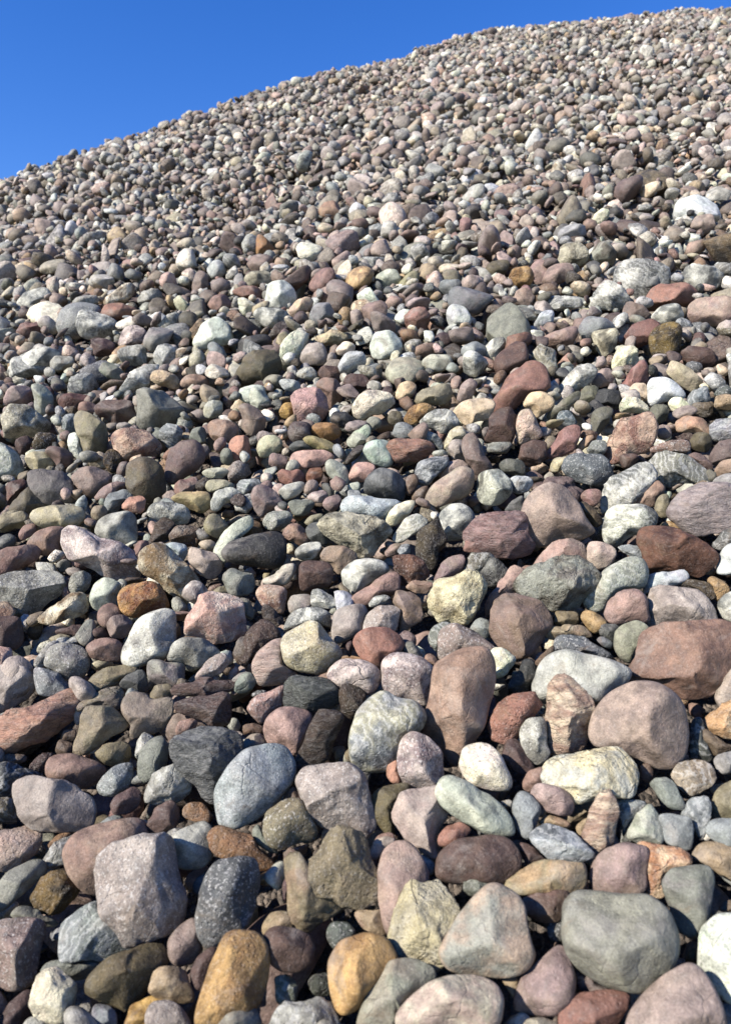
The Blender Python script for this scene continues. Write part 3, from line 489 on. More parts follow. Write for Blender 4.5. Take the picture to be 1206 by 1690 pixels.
b*;smooth;182,182,176;120,124,124;-1.163,2.502,-0.166;0.830,0.520,0.187,0.075;-84,-31 -45,24 13,55 82,40 73,-9 -6,-46 -65,-55;pale grey slab with brown streaks near the left edge
j*;rough;176,138,132;;-0.153,1.895,-0.009;0.857,0.514,0.033,0.014;-54,17 -25,45 13,48 41,29 49,-9 30,-48 -3,-48 -31,-43 -42,-10;pink and white triangular stone, upper centre
r*;rough;142,116,60;84,68,38;0.839,2.025,0.122;0.826,0.533,-0.172,-0.067;-47,6 -24,42 15,55 43,32 39,-18 8,-57 -32,-46;dark gold glossy stone in the upper right
r*;smooth;182,182,176;120,124,124;-0.007,1.163,0.003;0.909,0.418,0.002,0.001;-42,6 -26,22 2,29 38,24 56,6 26,-10 -2,-30 -20,-40 -36,-18;white grey smooth stone in front of the cream angular rock
b*;vein;182,182,176;120,124,124;-1.020,2.787,-0.152;0.823,0.543,0.156,0.059;-79,4 -57,55 8,50 85,16 74,-41 -3,-52 -57,-39;long pale grey slab in the upper left
b*;smooth;128,135,138;;0.413,0.577,0.059;0.941,0.279,-0.152,-0.116;-24,13 -4,21 16,21 20,-3 13,-24 -9,-20 -19,-7;blue grey faceted block right of the sage green one
r*;smooth;88,92,95;118,120,122;0.045,1.456,0.019;0.883,0.470,-0.012,-0.006;-47,6 -32,27 -5,39 27,27 46,2 41,-35 4,-30 -32,-26 -46,-14;dark charcoal grey rounded stone, upper centre
b*;smooth;148,158,142;;0.376,0.586,0.054;0.944,0.280,-0.138,-0.106;-25,-5 -9,15 3,30 16,18 21,4 18,-14 -2,-23 -22,-17;pale sage green rounded block among blue grey stones
r*;rough;102,76,66;;-0.200,1.008,-0.025;0.923,0.379,0.059,0.037;-32,-41 -30,-9 -12,24 10,42 28,27 45,4 21,-6 -5,-24 -16,-47;dark chocolate curved stone right of the large salmon pink block
r*;smooth;128,135,138;;0.221,0.615,0.034;0.954,0.281,-0.081,-0.062;-18,10 -9,30 5,30 21,10 15,-9 4,-34 -9,-29 -16,-11;blue grey tapered pebble right of the long pale green stone
b*;rough;98,84,60;64,52,40;0.131,1.222,0.031;0.900,0.435,-0.037,-0.020;-32,-10 -21,23 3,44 15,56 23,27 35,7 15,-13 11,-42 -1,-54 -21,-34;craggy dark brown olive stone right of centre
r*;smooth;196,200,184;110,112,104;0.280,1.398,0.051;0.881,0.466,-0.074,-0.036;-36,-10 -32,25 -10,38 12,39 34,20 39,-6 16,-37 -10,-39 -27,-32;bright white smooth stone, upper right of centre
r*;smooth;160,138,136;;0.260,0.630,0.048;0.949,0.291,-0.095,-0.071;-32,0 -21,19 4,19 22,8 30,-5 22,-19 -2,-18 -21,-9;smooth mauve pink pebble below the lumpy blue grey and cream stone
r*;smooth;154,132,104;;0.452,0.532,0.065;0.940,0.266,-0.168,-0.132;-36,-1 -22,18 2,20 23,12 24,-25 -1,-18 -12,-9;smooth brown tan stone at the right edge, its end blurred
r*;smooth;196,204,196;;-0.521,2.504,-0.064;0.831,0.547,0.091,0.034;-70,-28 -39,34 12,67 58,23 69,-22 12,-45 -49,-53;large pale grey triangular stone in the upper left
b*;flaky;154,106,92;;0.107,1.595,0.027;0.872,0.489,-0.026,-0.012;-61,5 -44,25 9,27 53,17 67,0 43,-17 9,-29 -30,-29 -49,-12;flat brick red stone with white grains, upper centre
r*;rough;192,185,166;;0.020,1.852,0.015;0.857,0.515,-0.004,-0.002;-55,-5 -32,27 1,39 44,30 63,1 28,-26 -16,-34 -26,-45 -48,-32;large cream and grey mottled stone, upper centre
j*;vein;182,182,176;120,124,124;0.776,2.375,0.113;0.815,0.559,-0.144,-0.051;-66,-30 -45,25 -8,57 38,27 65,-21 29,-46 -17,-33;white and grey craggy stone in the upper right
b*;smooth;102,76,66;;0.335,1.654,0.057;0.862,0.500,-0.080,-0.035;-33,-12 -28,27 -3,48 21,46 35,21 26,-33 6,-50 -23,-37 -42,-27;chocolate brown oval below the large brick pink angular stone
j*;smooth;112,115,116;170,172,170;1.088,2.457,0.150;0.804,0.558,-0.193,-0.067;-72,10 -37,44 26,32 70,3 44,-37 -1,-46 -46,-17;dark grey angular rock in the upper right
b*;smooth;140,104,98;;-0.793,1.355,-0.115;0.883,0.420,0.185,0.101;-47,9 -10,26 36,31 55,20 49,-3 15,-20 -22,-37 -43,-28;reddish slab at the left edge above the dark grey oval
j*;vein;98,101,101;;-0.578,0.751,-0.081;0.927,0.306,0.175,0.126;-29,27 0,26 27,13 57,0 36,-4 15,-13 9,-31 -29,-22;dark grey and white craggy stone at the left edge behind the mauve grey boulder
r*;granite;128,135,138;;-0.573,0.953,-0.081;0.915,0.354,0.161,0.104;-30,32 -6,26 14,17 35,-6 35,-24 -6,-24 -26,-12;speckled blue grey stone under the smooth grey oval
b*;smooth;108,80,72;;-0.099,1.162,-0.002;0.909,0.416,0.028,0.016;-33,-6 -30,22 -6,30 22,26 36,10 30,-18 2,-32 -26,-26;chocolate brown block, left of centre
r*;smooth;150,160,147;170,176,160;-0.536,1.183,-0.075;0.901,0.402,0.140,0.081;-34,-5 -18,28 -3,40 29,24 25,1 21,-27 29,-36 -3,-37 -22,-22;pale green grey stone left of the orange holed one
r*;rough;144,131,128;160,149,146;-0.234,0.383,-0.019;0.975,0.184,0.091,0.086;-26,4 -17,19 4,19 22,5 29,-12 15,-18 -21,-12;mauve and grey mottled pebble at the bottom edge left of the long golden stone
r*;smooth;150,160,147;170,176,160;-0.293,1.330,-0.039;0.895,0.437,0.076,0.040;-38,-23 -23,8 7,39 38,52 46,25 20,3 -2,-27 -10,-60 -32,-45;long pale green grey stone behind the black one
r*;smooth;140,120,115;;-0.706,1.656,-0.102;0.869,0.464,0.153,0.074;-52,10 -23,31 6,37 46,19 51,1 21,-30 1,-46 -33,-21;mauve flat stone right of the dark mauve grey angular block
b*;smooth;140,120,115;;0.078,1.050,0.014;0.917,0.397,-0.023,-0.014;-36,14 -19,31 7,33 22,18 29,-15 3,-34 -12,-48 -15,-1;brown mauve rounded stone right of the pale pinkish cube
b*;smooth;124,103,99;;0.260,1.521,0.047;0.873,0.483,-0.065,-0.030;-33,36 -22,54 -8,59 15,21 33,-21 29,-49 1,-53 -22,-11;tall mauve brown leaning stone, upper right of centre
r*;granite;128,135,138;;-0.391,0.732,-0.053;0.940,0.302,0.125,0.092;-30,-5 -16,12 5,24 24,25 26,5 17,-12 -4,-25 -25,-17;blue grey granite pebble with a straight right edge below the banded olive one
r*;smooth;134,121,95;;-0.466,0.953,-0.065;0.920,0.357,0.135,0.087;-38,-8 -28,9 0,20 35,21 56,11 35,1 17,-8 -14,-24 -34,-29;long banded brown green oval stone left of centre
b*;granite;160,128,122;;-0.164,0.857,-0.020;0.937,0.342,0.052,0.035;-35,-8 -25,8 1,21 29,32 28,0 12,-16 -9,-33 -22,-18;pale pink granite stone left of the dark grey angular block
r*;smooth;104,78,74;;-0.201,0.441,-0.025;0.973,0.205,0.076,0.069;-17,0 -7,14 8,24 18,21 16,5 3,-23 -11,-20 -17,-11;small maroon pebble leaning against the long golden stone
b*;smooth;108,80,72;;-0.737,2.028,-0.107;0.851,0.502,0.142,0.062;-66,11 -38,30 7,38 42,33 53,-8 30,-45 -10,-40 -27,-17 -55,-12;dark red stone behind the upright diamond shaped khaki one
j*;rough;140,112,76;196,186,165;-0.607,1.146,-0.078;0.901,0.394,0.159,0.093;-49,-17 -34,2 -11,13 4,31 27,28 42,11 35,-9 8,-20 -26,-26;small ochre stone with a white crust top
b*;smooth;134,134,126;;-0.358,0.950,-0.049;0.924,0.360,0.106,0.068;-34,4 -27,22 -10,22 4,17 26,20 34,8 29,-17 11,-23 -13,-21 -30,-10;flat grey notched stone right below the white egg shaped granite
r*;smooth;186,146,76;150,104,44;-0.267,0.394,-0.035;0.972,0.188,0.102,0.095;-22,-5 -13,14 6,19 27,10 20,-3 6,-17 -20,-17;yellow ochre pebble half hidden by a mauve mottled stone at the bottom edge
j*;rough;126,84,66;104,68,54;0.086,1.154,0.023;0.907,0.421,-0.025,-0.014;-32,27 -20,31 4,27 27,12 39,-8 23,-24 -12,-32 -24,-16 -30,3;crumbly orange rust and brown nodule
b*;smooth;146,114,108;;0.023,1.112,0.006;0.913,0.408,-0.007,-0.004;-49,-11 -28,1 3,24 31,33 40,20 38,-7 11,-11 -12,-26 -39,-30;reddish slab leaning against the white grey smooth stone
b*;smooth;160,128,122;;0.387,1.169,0.055;0.895,0.428,-0.111,-0.060;-58,-32 -44,-4 -13,22 9,25 36,15 43,-3 47,-22 9,-11 -33,-13 -52,-33;dusty pink stone behind the pointed grey olive rock
r*;smooth;146,114,104;;-0.739,1.409,-0.107;0.882,0.430,0.172,0.091;-46,-4 -20,23 6,33 41,27 36,4 19,-29 -7,-37 -33,-18;flat reddish pink stone left of the pink and cream block
b*;smooth;112,86,80;;-0.299,0.656,-0.040;0.951,0.281,0.101,0.078;-25,-4 -10,17 7,27 19,15 24,0 10,-18 -5,-25 -19,-15;dark brown leaning stone left of the pale blue and white one
r*;smooth;176,182,184;;0.748,1.742,0.109;0.841,0.509,-0.169,-0.071;-40,16 -29,33 0,36 28,20 52,-9 42,-23 9,-24 -29,-40 -36,-14;smooth pale blue grey rounded stone, upper right
b*;flaky;108,80,72;;-0.280,0.904,-0.037;0.931,0.351,0.086,0.056;-57,6 -13,11 46,12 63,1 28,-12 -20,-11 -50,-11;long thin dark reddish slab above a broader brown block
b*;smooth;158,143,138;;-0.340,1.253,-0.046;0.901,0.422,0.090,0.050;-40,6 -35,27 -16,32 17,22 38,0 25,-33 9,-37 -16,-16;pinkish grey square stone right of the cream and brown slab
j*;vein;128,135,138;;0.445,0.597,0.063;0.936,0.287,-0.161,-0.121;-27,-2 -9,19 11,24 16,7 11,-24 1,-31 -7,-7;blue grey stone with white crest above the faceted block
b*;smooth;182,160,132;;0.284,1.764,0.042;0.858,0.509,-0.065,-0.028;-60,-1 -35,19 11,33 52,22 42,-19 1,-28 -20,-38 -35,-23;tan angular stone above the white rock with dark swirls
b*;vein;182,182,176;120,124,124;-1.183,2.479,-0.179;0.831,0.516,0.190,0.077;-58,-15 -51,27 7,46 65,22 79,-5 33,-22 -26,-51 -51,-42;pale grey slab at the left edge above the mauve pink stone
j*;rough;182,182,176;120,124,124;-0.453,1.446,-0.055;0.885,0.450,0.110,0.056;-55,-2 -40,22 1,26 33,17 49,-2 42,-25 10,-27 -26,-16;white and dark speckled craggy stone behind the dark brown wedge
j*;granite;102,110,116;;0.361,0.916,0.052;0.917,0.374,-0.115,-0.071;-45,1 -34,17 -4,18 22,7 47,-5 57,-21 35,-15 -8,-4 -41,-16;dark grey white flecked slab behind the large smooth pale grey stone
b*;smooth;160,128,122;;0.264,1.082,0.039;0.908,0.409,-0.079,-0.045;-33,-16 -11,7 8,41 33,27 30,-3 -3,-15 -22,-38 -33,-60;reddish brown leaning stone behind the large brown mauve one
r*;smooth;134,134,126;;-0.149,0.377,-0.007;0.980,0.181,0.059,0.057;-28,0 -15,15 9,16 25,7 29,-9 4,-14 -28,-10;smooth grey pebble at the bottom edge overlapping the long golden stone
r*;smooth;196,204,196;;0.063,2.222,0.020;0.838,0.546,-0.012,-0.005;-52,-1 -31,40 16,45 54,8 44,-29 -3,-44 -40,-33;bright white rounded block in the upper centre
b*;smooth;110,100,78;;-0.854,1.578,-0.125;0.870,0.448,0.184,0.093;-44,-18 -19,22 9,48 32,18 51,-3 13,-21 0,-38 -33,-33;dark olive wedge beneath the dark mauve grey block
b*;smooth;122,127,117;;-0.382,0.458,-0.065;0.960,0.213,0.136,0.121;-37,3 -27,13 12,10 36,3 32,-8 17,-14 -12,-11;low grey green stone behind the cream white chunk, lower left
r*;smooth;104,78,74;;-0.717,1.105,-0.103;0.899,0.380,0.185,0.111;-28,-23 -28,29 5,35 27,26 31,-7 23,-30 -6,-36;dark maroon stone in shade at the left edge
r*;smooth;128,135,138;;0.679,2.154,0.100;0.826,0.545,-0.135,-0.051;-53,0 -27,38 24,34 57,1 24,-36 -27,-37;smooth blue grey rounded stone in the upper right
b*;smooth;134,134,126;;-0.255,1.182,-0.034;0.907,0.413,0.070,0.040;-36,9 -14,28 23,24 35,-4 19,-25 -10,-32 -26,-12;angular grey block beneath the black stone
j*;flaky;134,118,110;;-0.459,0.904,-0.064;0.924,0.346,0.135,0.090;-47,-10 -24,5 6,20 30,23 33,1 19,-20 -8,-11 -34,-18;thin flaky pinkish grey stone above the khaki triangular one
r*;granite;182,182,176;120,124,124;-0.105,1.051,-0.012;0.920,0.391,0.031,0.019;-49,-16 -36,10 -9,21 21,19 40,8 43,-13 36,-31 17,-5 -13,-5 -47,-27;pale white grey stone behind the cream one with the yellow stain
j*;vein;182,182,176;120,124,124;0.555,1.851,0.085;0.844,0.520,-0.123,-0.050;-51,-32 -37,-6 -17,19 9,44 35,38 50,16 30,-14 -6,-28 -43,-51;long white and grey stone tilted right, upper right
b*;smooth;130,88,82;;0.792,2.091,0.114;0.825,0.539,-0.160,-0.061;-51,-5 -17,31 24,39 56,17 28,-19 -9,-42 -43,-31;maroon stone left of the dark gold glossy one, upper right
r*;smooth;120,96,80;;0.141,0.377,0.023;0.980,0.185,-0.058,-0.054;-14,-13 -9,14 0,23 13,14 14,-1 6,-14 -5,-24;dark brown blurred pebble at the bottom edge right of the broad pale pink stone
b*;smooth;154,108,102;;0.465,1.556,0.073;0.863,0.489,-0.114,-0.052;-43,-23 -25,10 7,37 30,40 35,8 21,-19 -2,-33 -30,-35;dusty red rounded triangular stone, upper right
r*;smooth;146,114,104;;-0.487,1.018,-0.060;0.914,0.372,0.137,0.085;-36,7 -18,21 4,22 26,15 33,-5 25,-21 0,-21 -25,-14;flat pinkish brown oval left of the white egg shaped granite
j*;rough;184,142,102;200,186,160;0.538,0.744,0.076;0.916,0.336,-0.181,-0.121;-32,-13 -24,6 -5,25 20,34 19,-30 -10,-22;orange and cream glossy stone at the right edge
r*;smooth;196,204,196;;-0.317,2.807,-0.035;0.820,0.570,0.052,0.018;-59,-19 -42,35 3,58 48,27 65,-16 14,-50 -48,-41;whitish rounded stone above the flat pale blue grey one, upper left
b*;granite;158,143,138;;0.030,1.026,0.015;0.920,0.392,-0.009,-0.005;-31,-21 -27,12 -12,21 17,21 32,16 28,-6 23,-21 -1,-17 -27,-24;pale pinkish cube shaped stone above the smooth orange red oval
b*;smooth;62,64,66;;0.259,0.861,0.038;0.928,0.357,-0.085,-0.055;-27,-14 -11,9 -1,32 15,29 21,4 11,-19 -8,-30;black shaded upright stone left of the large smooth pale grey one
r*;vein;150,160,147;170,176,160;-0.996,1.799,-0.139;0.856,0.468,0.196,0.093;-42,11 -32,50 -7,54 23,35 49,8 49,-20 29,-42 -12,-49 -37,-38;grey green rounded stone cut by the left edge, upper left
j*;rough;90,70,56;;-0.024,0.844,-0.001;0.939,0.343,0.008,0.005;-19,-20 -16,25 1,28 24,11 20,-5 4,-30;rusty dark brown honeycombed chunk right of the greenish grey block
r*;smooth;182,182,176;120,124,124;-0.322,2.582,-0.036;0.827,0.559,0.056,0.020;-77,9 -46,35 28,34 70,3 59,-34 -25,-36;flat pale blue grey stone right of the pale triangular one, upper left
r*;granite;180,150,132;150,104,92;-0.183,1.123,-0.023;0.913,0.404,0.052,0.030;-34,8 -23,24 0,25 28,17 26,-8 20,-32 0,-27 -23,-12;pale yellow and pink mottled pebble below the pale bent one
b*;smooth;124,134,130;;0.415,0.629,0.066;0.936,0.298,-0.150,-0.110;-24,9 -16,18 2,20 15,1 23,-16 2,-21 -11,-7;short grey green rod shaped block below the taupe boulder
b*;smooth;152,126,110;;-0.055,1.223,-0.005;0.904,0.427,0.015,0.008;-40,6 -24,20 5,26 34,12 38,-3 17,-19 1,-36 -16,-15 -36,-5;tan pink rounded block right of the chocolate brown one
r*;smooth;142,132,108;;0.492,0.613,0.070;0.930,0.295,-0.176,-0.130;-24,-14 -16,11 2,29 19,31 19,-17 -21,-29;blurred khaki yellow stone at the right edge
j*;rough;174,168,150;120,114,98;0.751,2.814,0.109;0.803,0.582,-0.124,-0.041;-58,-24 -36,38 6,50 54,20 54,-22 6,-45 -37,-41;crumbly cream grey stone in the upper right
j*;vein;182,182,176;120,124,124;-0.721,2.218,-0.097;0.843,0.519,0.133,0.054;-64,-56 -40,-5 -16,28 27,49 58,50 52,19 33,-14 -3,-28 -28,-51;white and grey craggy stone above the large grey rounded one
r*;rough;188,168,150;;0.394,1.642,0.063;0.861,0.499,-0.094,-0.042;-29,-6 -19,38 5,46 19,22 36,-12 29,-27 0,-34 -19,-44;cream and pink knobbly upright stone
j*;vein;190,184,162;;0.225,0.891,0.041;0.927,0.366,-0.073,-0.046;-19,11 -10,23 4,26 28,6 20,-7 7,-21 -13,-27 -23,-9;small cream and grey lumpy stone left of the large smooth pale grey one
b*;smooth;170,160,134;;0.820,1.810,0.117;0.835,0.514,-0.180,-0.074;-47,15 -34,40 -5,33 28,5 47,-14 33,-36 14,-40 -20,-12;cream brick shaped stone above the pale blue grey rounded one
r*;smooth;156,166,172;;0.545,1.062,0.075;0.893,0.410,-0.161,-0.090;-36,-11 -26,11 8,14 32,22 42,6 29,-5 2,-12 -26,-22 -35,-29;pale blue grey stone below the red brown slab
r*;smooth;168,146,138;;0.448,1.141,0.070;0.893,0.426,-0.129,-0.070;-25,10 -20,25 2,26 24,14 29,-1 16,-20 -5,-31 -22,-13;small pinkish white rounded stone left of the red brown slab
b*;smooth;144,118,118;;-0.228,1.451,-0.022;0.886,0.459,0.057,0.029;-35,11 -23,29 -5,35 18,20 43,-8 36,-22 4,-22 -10,-40 -28,-12;mauve pink angular stone above the round grey granite pebble
j*;vein;182,182,176;120,124,124;0.192,1.715,0.037;0.862,0.504,-0.045,-0.020;-55,-4 -29,21 -4,31 32,20 54,-5 32,-15 1,-35 -24,-20;white rock with dark swirls, upper right of centre
r*;vein;92,100,110;150,156,160;0.149,1.501,0.031;0.877,0.478,-0.038,-0.018;-35,-5 -24,18 9,31 41,28 39,8 14,-15 -5,-38 -28,-33;glossy dark blue grey pebble with white scratches
r*;smooth;142,126,116;;-0.308,1.848,-0.034;0.861,0.504,0.067,0.029;-27,13 -38,34 -17,46 16,30 38,3 32,-30 5,-47 -17,-31 -33,-15;taupe rounded stone left of the pink and white triangular one
j*;vein;144,148,138;110,104,92;0.219,1.155,0.033;0.904,0.422,-0.063,-0.035;-33,-17 -28,15 -12,24 27,19 27,-20 8,-28 -8,-14;grey green mottled stone behind the knobbly cream limestone
b*;smooth;150,118,102;160,132,118;0.588,1.324,0.081;0.873,0.456,-0.156,-0.077;-54,-24 -22,7 14,32 39,11 26,-6 10,-25 -18,-18;reddish brown wedge between the swirled white stone and the cream one
b*;smooth;176,138,132;;-0.138,1.624,-0.017;0.874,0.484,0.033,0.015;-51,-8 -42,14 2,22 42,20 62,5 32,-15 -18,-23 -47,-23;long pinkish slab below the yellowish long pebble
b*;smooth;108,80,72;;0.894,1.921,0.118;0.829,0.522,-0.188,-0.075;-47,14 -12,32 40,15 44,-21 -5,-30 -39,-15;maroon brown stone right of the dark gold glossy one
j*;rough;130,130,126;64,64,62;0.243,1.126,0.036;0.905,0.417,-0.071,-0.040;-7,29 4,31 31,5 23,-7 4,-30 -30,-15 -19,12;dark and white jagged rock left of the pointed grey olive one
j*;vein;174,168,150;120,114,98;0.500,2.007,0.077;0.838,0.534,-0.105,-0.041;-42,27 -8,49 34,7 34,-35 9,-51 -25,-16;pale grey pointed stone with cream crest in the upper right
r*;smooth;158,143,138;;0.560,0.795,0.088;0.910,0.352,-0.185,-0.119;-25,-7 -21,14 -7,28 18,39 23,-9 -2,-38 -18,-28;blurred pinkish stone at the right edge beside the flat brick red boulder
r*;smooth;160,174,172;;0.032,1.602,0.014;0.873,0.488,-0.008,-0.004;-39,2 -28,24 2,33 26,27 31,-3 31,-27 7,-34 -23,-22;pale aqua rounded stone under the red flat one
r*;smooth;104,78,74;;0.259,0.402,0.026;0.970,0.201,-0.103,-0.094;-26,33 -12,16 7,2 24,1 22,-15 -2,-15 -16,-1;dark maroon stone in shade under the left side of the large grey disc
b*;smooth;144,118,118;;0.571,2.139,0.079;0.831,0.543,-0.115,-0.044;-81,-8 -19,19 42,33 55,11 25,-31 -36,-19;long mauve stone left of the smooth blue grey rounded one, upper right
b*;smooth;112,86,80;;-0.362,0.688,-0.043;0.945,0.291,0.120,0.090;-24,-1 -10,12 8,21 21,12 19,-5 2,-19 -16,-16;small chocolate brown block in the shade below the blue grey granite pebble
r*;smooth;128,135,138;;0.470,0.564,0.076;0.935,0.280,-0.173,-0.132;-29,-2 -19,11 2,18 21,19 21,-10 -2,-21 -17,-14;smooth blue grey stone on the right edge under the khaki yellow one
b*;smooth;108,80,72;;0.391,1.537,0.055;0.868,0.485,-0.097,-0.045;-32,-8 -23,20 0,31 27,24 32,-9 14,-25 -9,-32 -28,-22;dark maroon block right of the cream and pink knobbly stone's foot
b*;smooth;164,148,106;;-0.408,1.499,-0.056;0.883,0.457,0.098,0.049;-53,4 -36,16 -3,22 34,19 41,-8 15,-29 -17,-17;yellowish khaki block above the white and dark craggy stone
r*;smooth;150,118,102;160,132,118;-0.385,1.812,-0.046;0.863,0.497,0.083,0.037;-42,13 -26,29 6,31 35,20 40,-4 22,-31 -10,-35 -32,-13;orange brown oval stone, upper left
b*;smooth;142,132,108;;0.185,1.874,0.028;0.854,0.519,-0.041,-0.017;-58,-21 -39,12 4,27 37,27 52,0 26,-22 -28,-24;olive tan wedge above the bright golden orange stone
b*;vein;156,160,147;;0.097,1.302,0.016;0.895,0.445,-0.026,-0.014;-38,-23 -25,-1 -4,24 17,33 36,12 26,-5 5,-18 -21,-33;pale olive rough edged flake behind the craggy dark brown one
r*;smooth;104,78,74;;0.228,0.718,0.022;0.945,0.313,-0.079,-0.057;-24,0 -16,23 2,27 20,-4 26,-15 5,-27 -12,-11;dark brown shaded stone below the lumpy brick red one
r*;rough;184,168,166;134,112,118;-0.837,2.622,-0.123;0.828,0.541,0.136,0.052;-55,-32 -34,33 8,48 50,17 50,-26 -13,-41;pinkish white stone in the upper left above a faceted grey one
r*;smooth;104,78,74;;-0.437,0.409,-0.074;0.957,0.197,0.156,0.142;-18,-1 -5,16 12,25 21,19 16,-9 -5,-21 -25,-16;dark red brown stone in shade at the bottom left corner
b*;smooth;134,121,95;;-0.409,0.792,-0.068;0.936,0.316,0.127,0.090;-37,2 -16,16 9,19 28,12 28,-11 6,-21 -13,-16;banded olive grey pebble right below the khaki triangular stone
r*;smooth;186,164,134;;0.443,1.754,0.069;0.853,0.511,-0.102,-0.043;-42,-5 -25,25 5,32 40,8 35,-13 10,-27 -5,-41 -20,-16;cream tan rounded stone right of the brick pink angular one
j*;rough;122,127,117;;0.145,0.522,0.023;0.967,0.244,-0.055,-0.046;-18,-7 -15,10 -5,13 18,12 18,-2 0,-15 -12,-14;small grey green lump above the shoulder of the grey and peach stone
r*;granite;182,182,176;120,124,124;-1.452,3.270,-0.226;0.811,0.549,0.190,0.069;-73,-22 -24,34 48,55 79,20 24,-25 -37,-63;grey speckled oval near the left edge in the upper left
b*;granite;158,143,138;;-0.271,0.946,-0.030;0.927,0.363,0.082,0.052;-31,-13 -21,0 0,21 17,24 31,9 17,-8 -7,-21 -27,-21;small pinkish wedge leaning under the light grey flat stone
j*;granite;128,135,138;;0.360,0.609,0.051;0.944,0.286,-0.131,-0.099;-16,12 0,17 21,14 15,0 0,-14 -8,-36 -10,-10;blue grey glittery stone right of the narrow jagged pink grey one
r*;smooth;154,132,104;;-0.114,0.495,-0.025;0.973,0.224,0.043,0.037;-22,-3 -12,13 6,17 22,8 19,-8 1,-16 -20,-12;small sandy pebble behind the round dark maroon stone
r*;smooth;150,154,146;;-1.023,2.188,-0.147;0.842,0.503,0.181,0.077;-35,40 -15,51 14,40 32,6 26,-45 -3,-53 -24,-28 -27,16;upright pale grey smooth stone near the left edge
r*;smooth;182,182,176;120,124,124;0.902,2.204,0.126;0.817,0.545,-0.174,-0.064;-54,-2 -15,30 27,31 44,-6 27,-31 -24,-26;white smooth stone under the brick red flat one, upper right
b*;smooth;154,108,102;;0.168,2.403,0.032;0.828,0.559,-0.031,-0.011;-44,3 -24,39 15,42 45,6 25,-37 -15,-46;dusty red triangular pebble in the upper centre
r*;smooth;196,204,196;;0.300,2.370,0.050;0.827,0.559,-0.057,-0.021;-43,8 -21,44 17,35 46,-4 27,-36 -22,-40;cream smooth stone in the upper centre
r*;smooth;146,114,104;;-0.097,1.975,-0.011;0.853,0.522,0.020,0.008;-47,16 -24,36 10,37 33,11 30,-28 -2,-54 -10,-29 -24,0;pinkish brown oval leaning behind the pink and white triangular stone
j*;granite;192,185,166;;0.714,1.967,0.096;0.833,0.528,-0.150,-0.060;-39,2 -13,33 27,30 35,-19 3,-34 -29,-24;speckled cream white stone left of the dark gold glossy one
b*;smooth;140,120,115;;0.166,1.153,0.025;0.906,0.421,-0.048,-0.027;-31,-25 -21,6 -1,24 22,26 28,14 18,-13 -5,-23;mauve brown stone behind the knobbly cream limestone
r*;smooth;154,106,92;;-0.963,2.897,-0.137;0.820,0.552,0.145,0.053;-72,-17 -50,25 6,35 74,17 63,-18 -27,-36;brick red flat stone in the upper left
r*;smooth;140,120,115;;0.674,2.668,0.091;0.809,0.574,-0.116,-0.039;-58,-18 -20,35 42,35 56,-1 1,-38 -41,-35;mauve rounded stone right of the orange and white square pebble
b*;smooth;90,70,56;;-0.216,0.998,-0.039;0.925,0.373,0.064,0.040;-29,-9 -17,19 9,33 24,11 23,-22 -13,-26;dark brown stone under the right end of the salmon pink block
r*;smooth;144,131,128;160,149,146;-0.161,2.231,-0.014;0.840,0.541,0.031,0.012;-45,-9 -26,33 21,36 45,2 31,-31 -26,-34;mauve grey rounded stone right of the dark olive brown tilted one
b*;smooth;150,131,128;;-1.128,2.253,-0.171;0.839,0.502,0.193,0.082;-47,-14 -29,26 7,38 40,24 40,-22 7,-33 -29,-32;mauve pink stone left of the upright pale grey one
j*;vein;134,134,126;;-0.450,0.624,-0.074;0.945,0.268,0.148,0.116;-23,-5 -14,10 11,23 25,7 8,-16 -11,-19 -22,-14;small grey craggy stone left of the smooth reddish pink one
j*;vein;160,160,155;132,130,124;-0.793,2.456,-0.116;0.834,0.532,0.135,0.053;-54,13 -4,32 45,35 46,-17 -4,-40 -44,-22;pale grey faceted stone left of the dark and white craggy one
r*;smooth;124,103,99;;0.408,1.391,0.058;0.877,0.465,-0.107,-0.052;-64,-29 -46,-3 -8,19 35,23 64,-4 64,-17 35,1 -8,6 -33,-12 -55,-43;brown mauve slab behind the large cone shaped stone
b*;smooth;174,168,150;120,114,98;0.691,2.085,0.093;0.829,0.538,-0.140,-0.054;-36,24 -3,34 31,28 31,-15 -3,-48 -28,-11;pale khaki grey angular stone below the smooth blue grey one
r*;smooth;154,106,92;;0.121,0.592,0.026;0.961,0.270,-0.045,-0.035;-21,-5 -12,8 8,16 24,7 13,-6 -6,-15 -18,-14;small brick red pebble lying on the large pinkish grey flat stone
r*;smooth;144,148,138;110,104,92;0.862,2.811,0.114;0.801,0.579,-0.142,-0.046;-53,-7 -27,38 15,42 47,0 37,-41 -27,-30;pale green grey triangular stone right of the crumbly cream one
j*;vein;86,92,86;;0.491,0.718,0.058;0.924,0.324,-0.167,-0.115;-12,-7 -10,28 4,35 9,7 17,-21 4,-25 -12,-24;dark grey green stone in shade right of the taupe boulder
j*;vein;112,115,116;170,172,170;-0.663,2.370,-0.089;0.837,0.533,0.118,0.046;-39,1 -17,41 21,43 41,-15 12,-41 -27,-38;dark and white craggy upright stone in the upper left
r*;rough;134,121,95;;-0.473,0.939,-0.067;0.921,0.354,0.137,0.089;-28,-16 -24,5 3,17 38,11 31,1 3,-11 -21,-22;olive grey cylinder like pebble lying above the thin flaky pinkish grey stone
j*;vein;112,115,116;170,172,170;-0.918,2.265,-0.130;0.840,0.514,0.162,0.067;-43,-22 -36,17 -6,36 31,27 47,2 31,-25 -18,-34;dark grey stone with white ridges, upper left
j*;vein;112,115,116;170,172,170;0.636,2.404,0.087;0.819,0.560,-0.118,-0.042;-67,8 -32,25 53,14 63,-15 6,-25 -51,-12;long dark grey white topped stone in the upper right
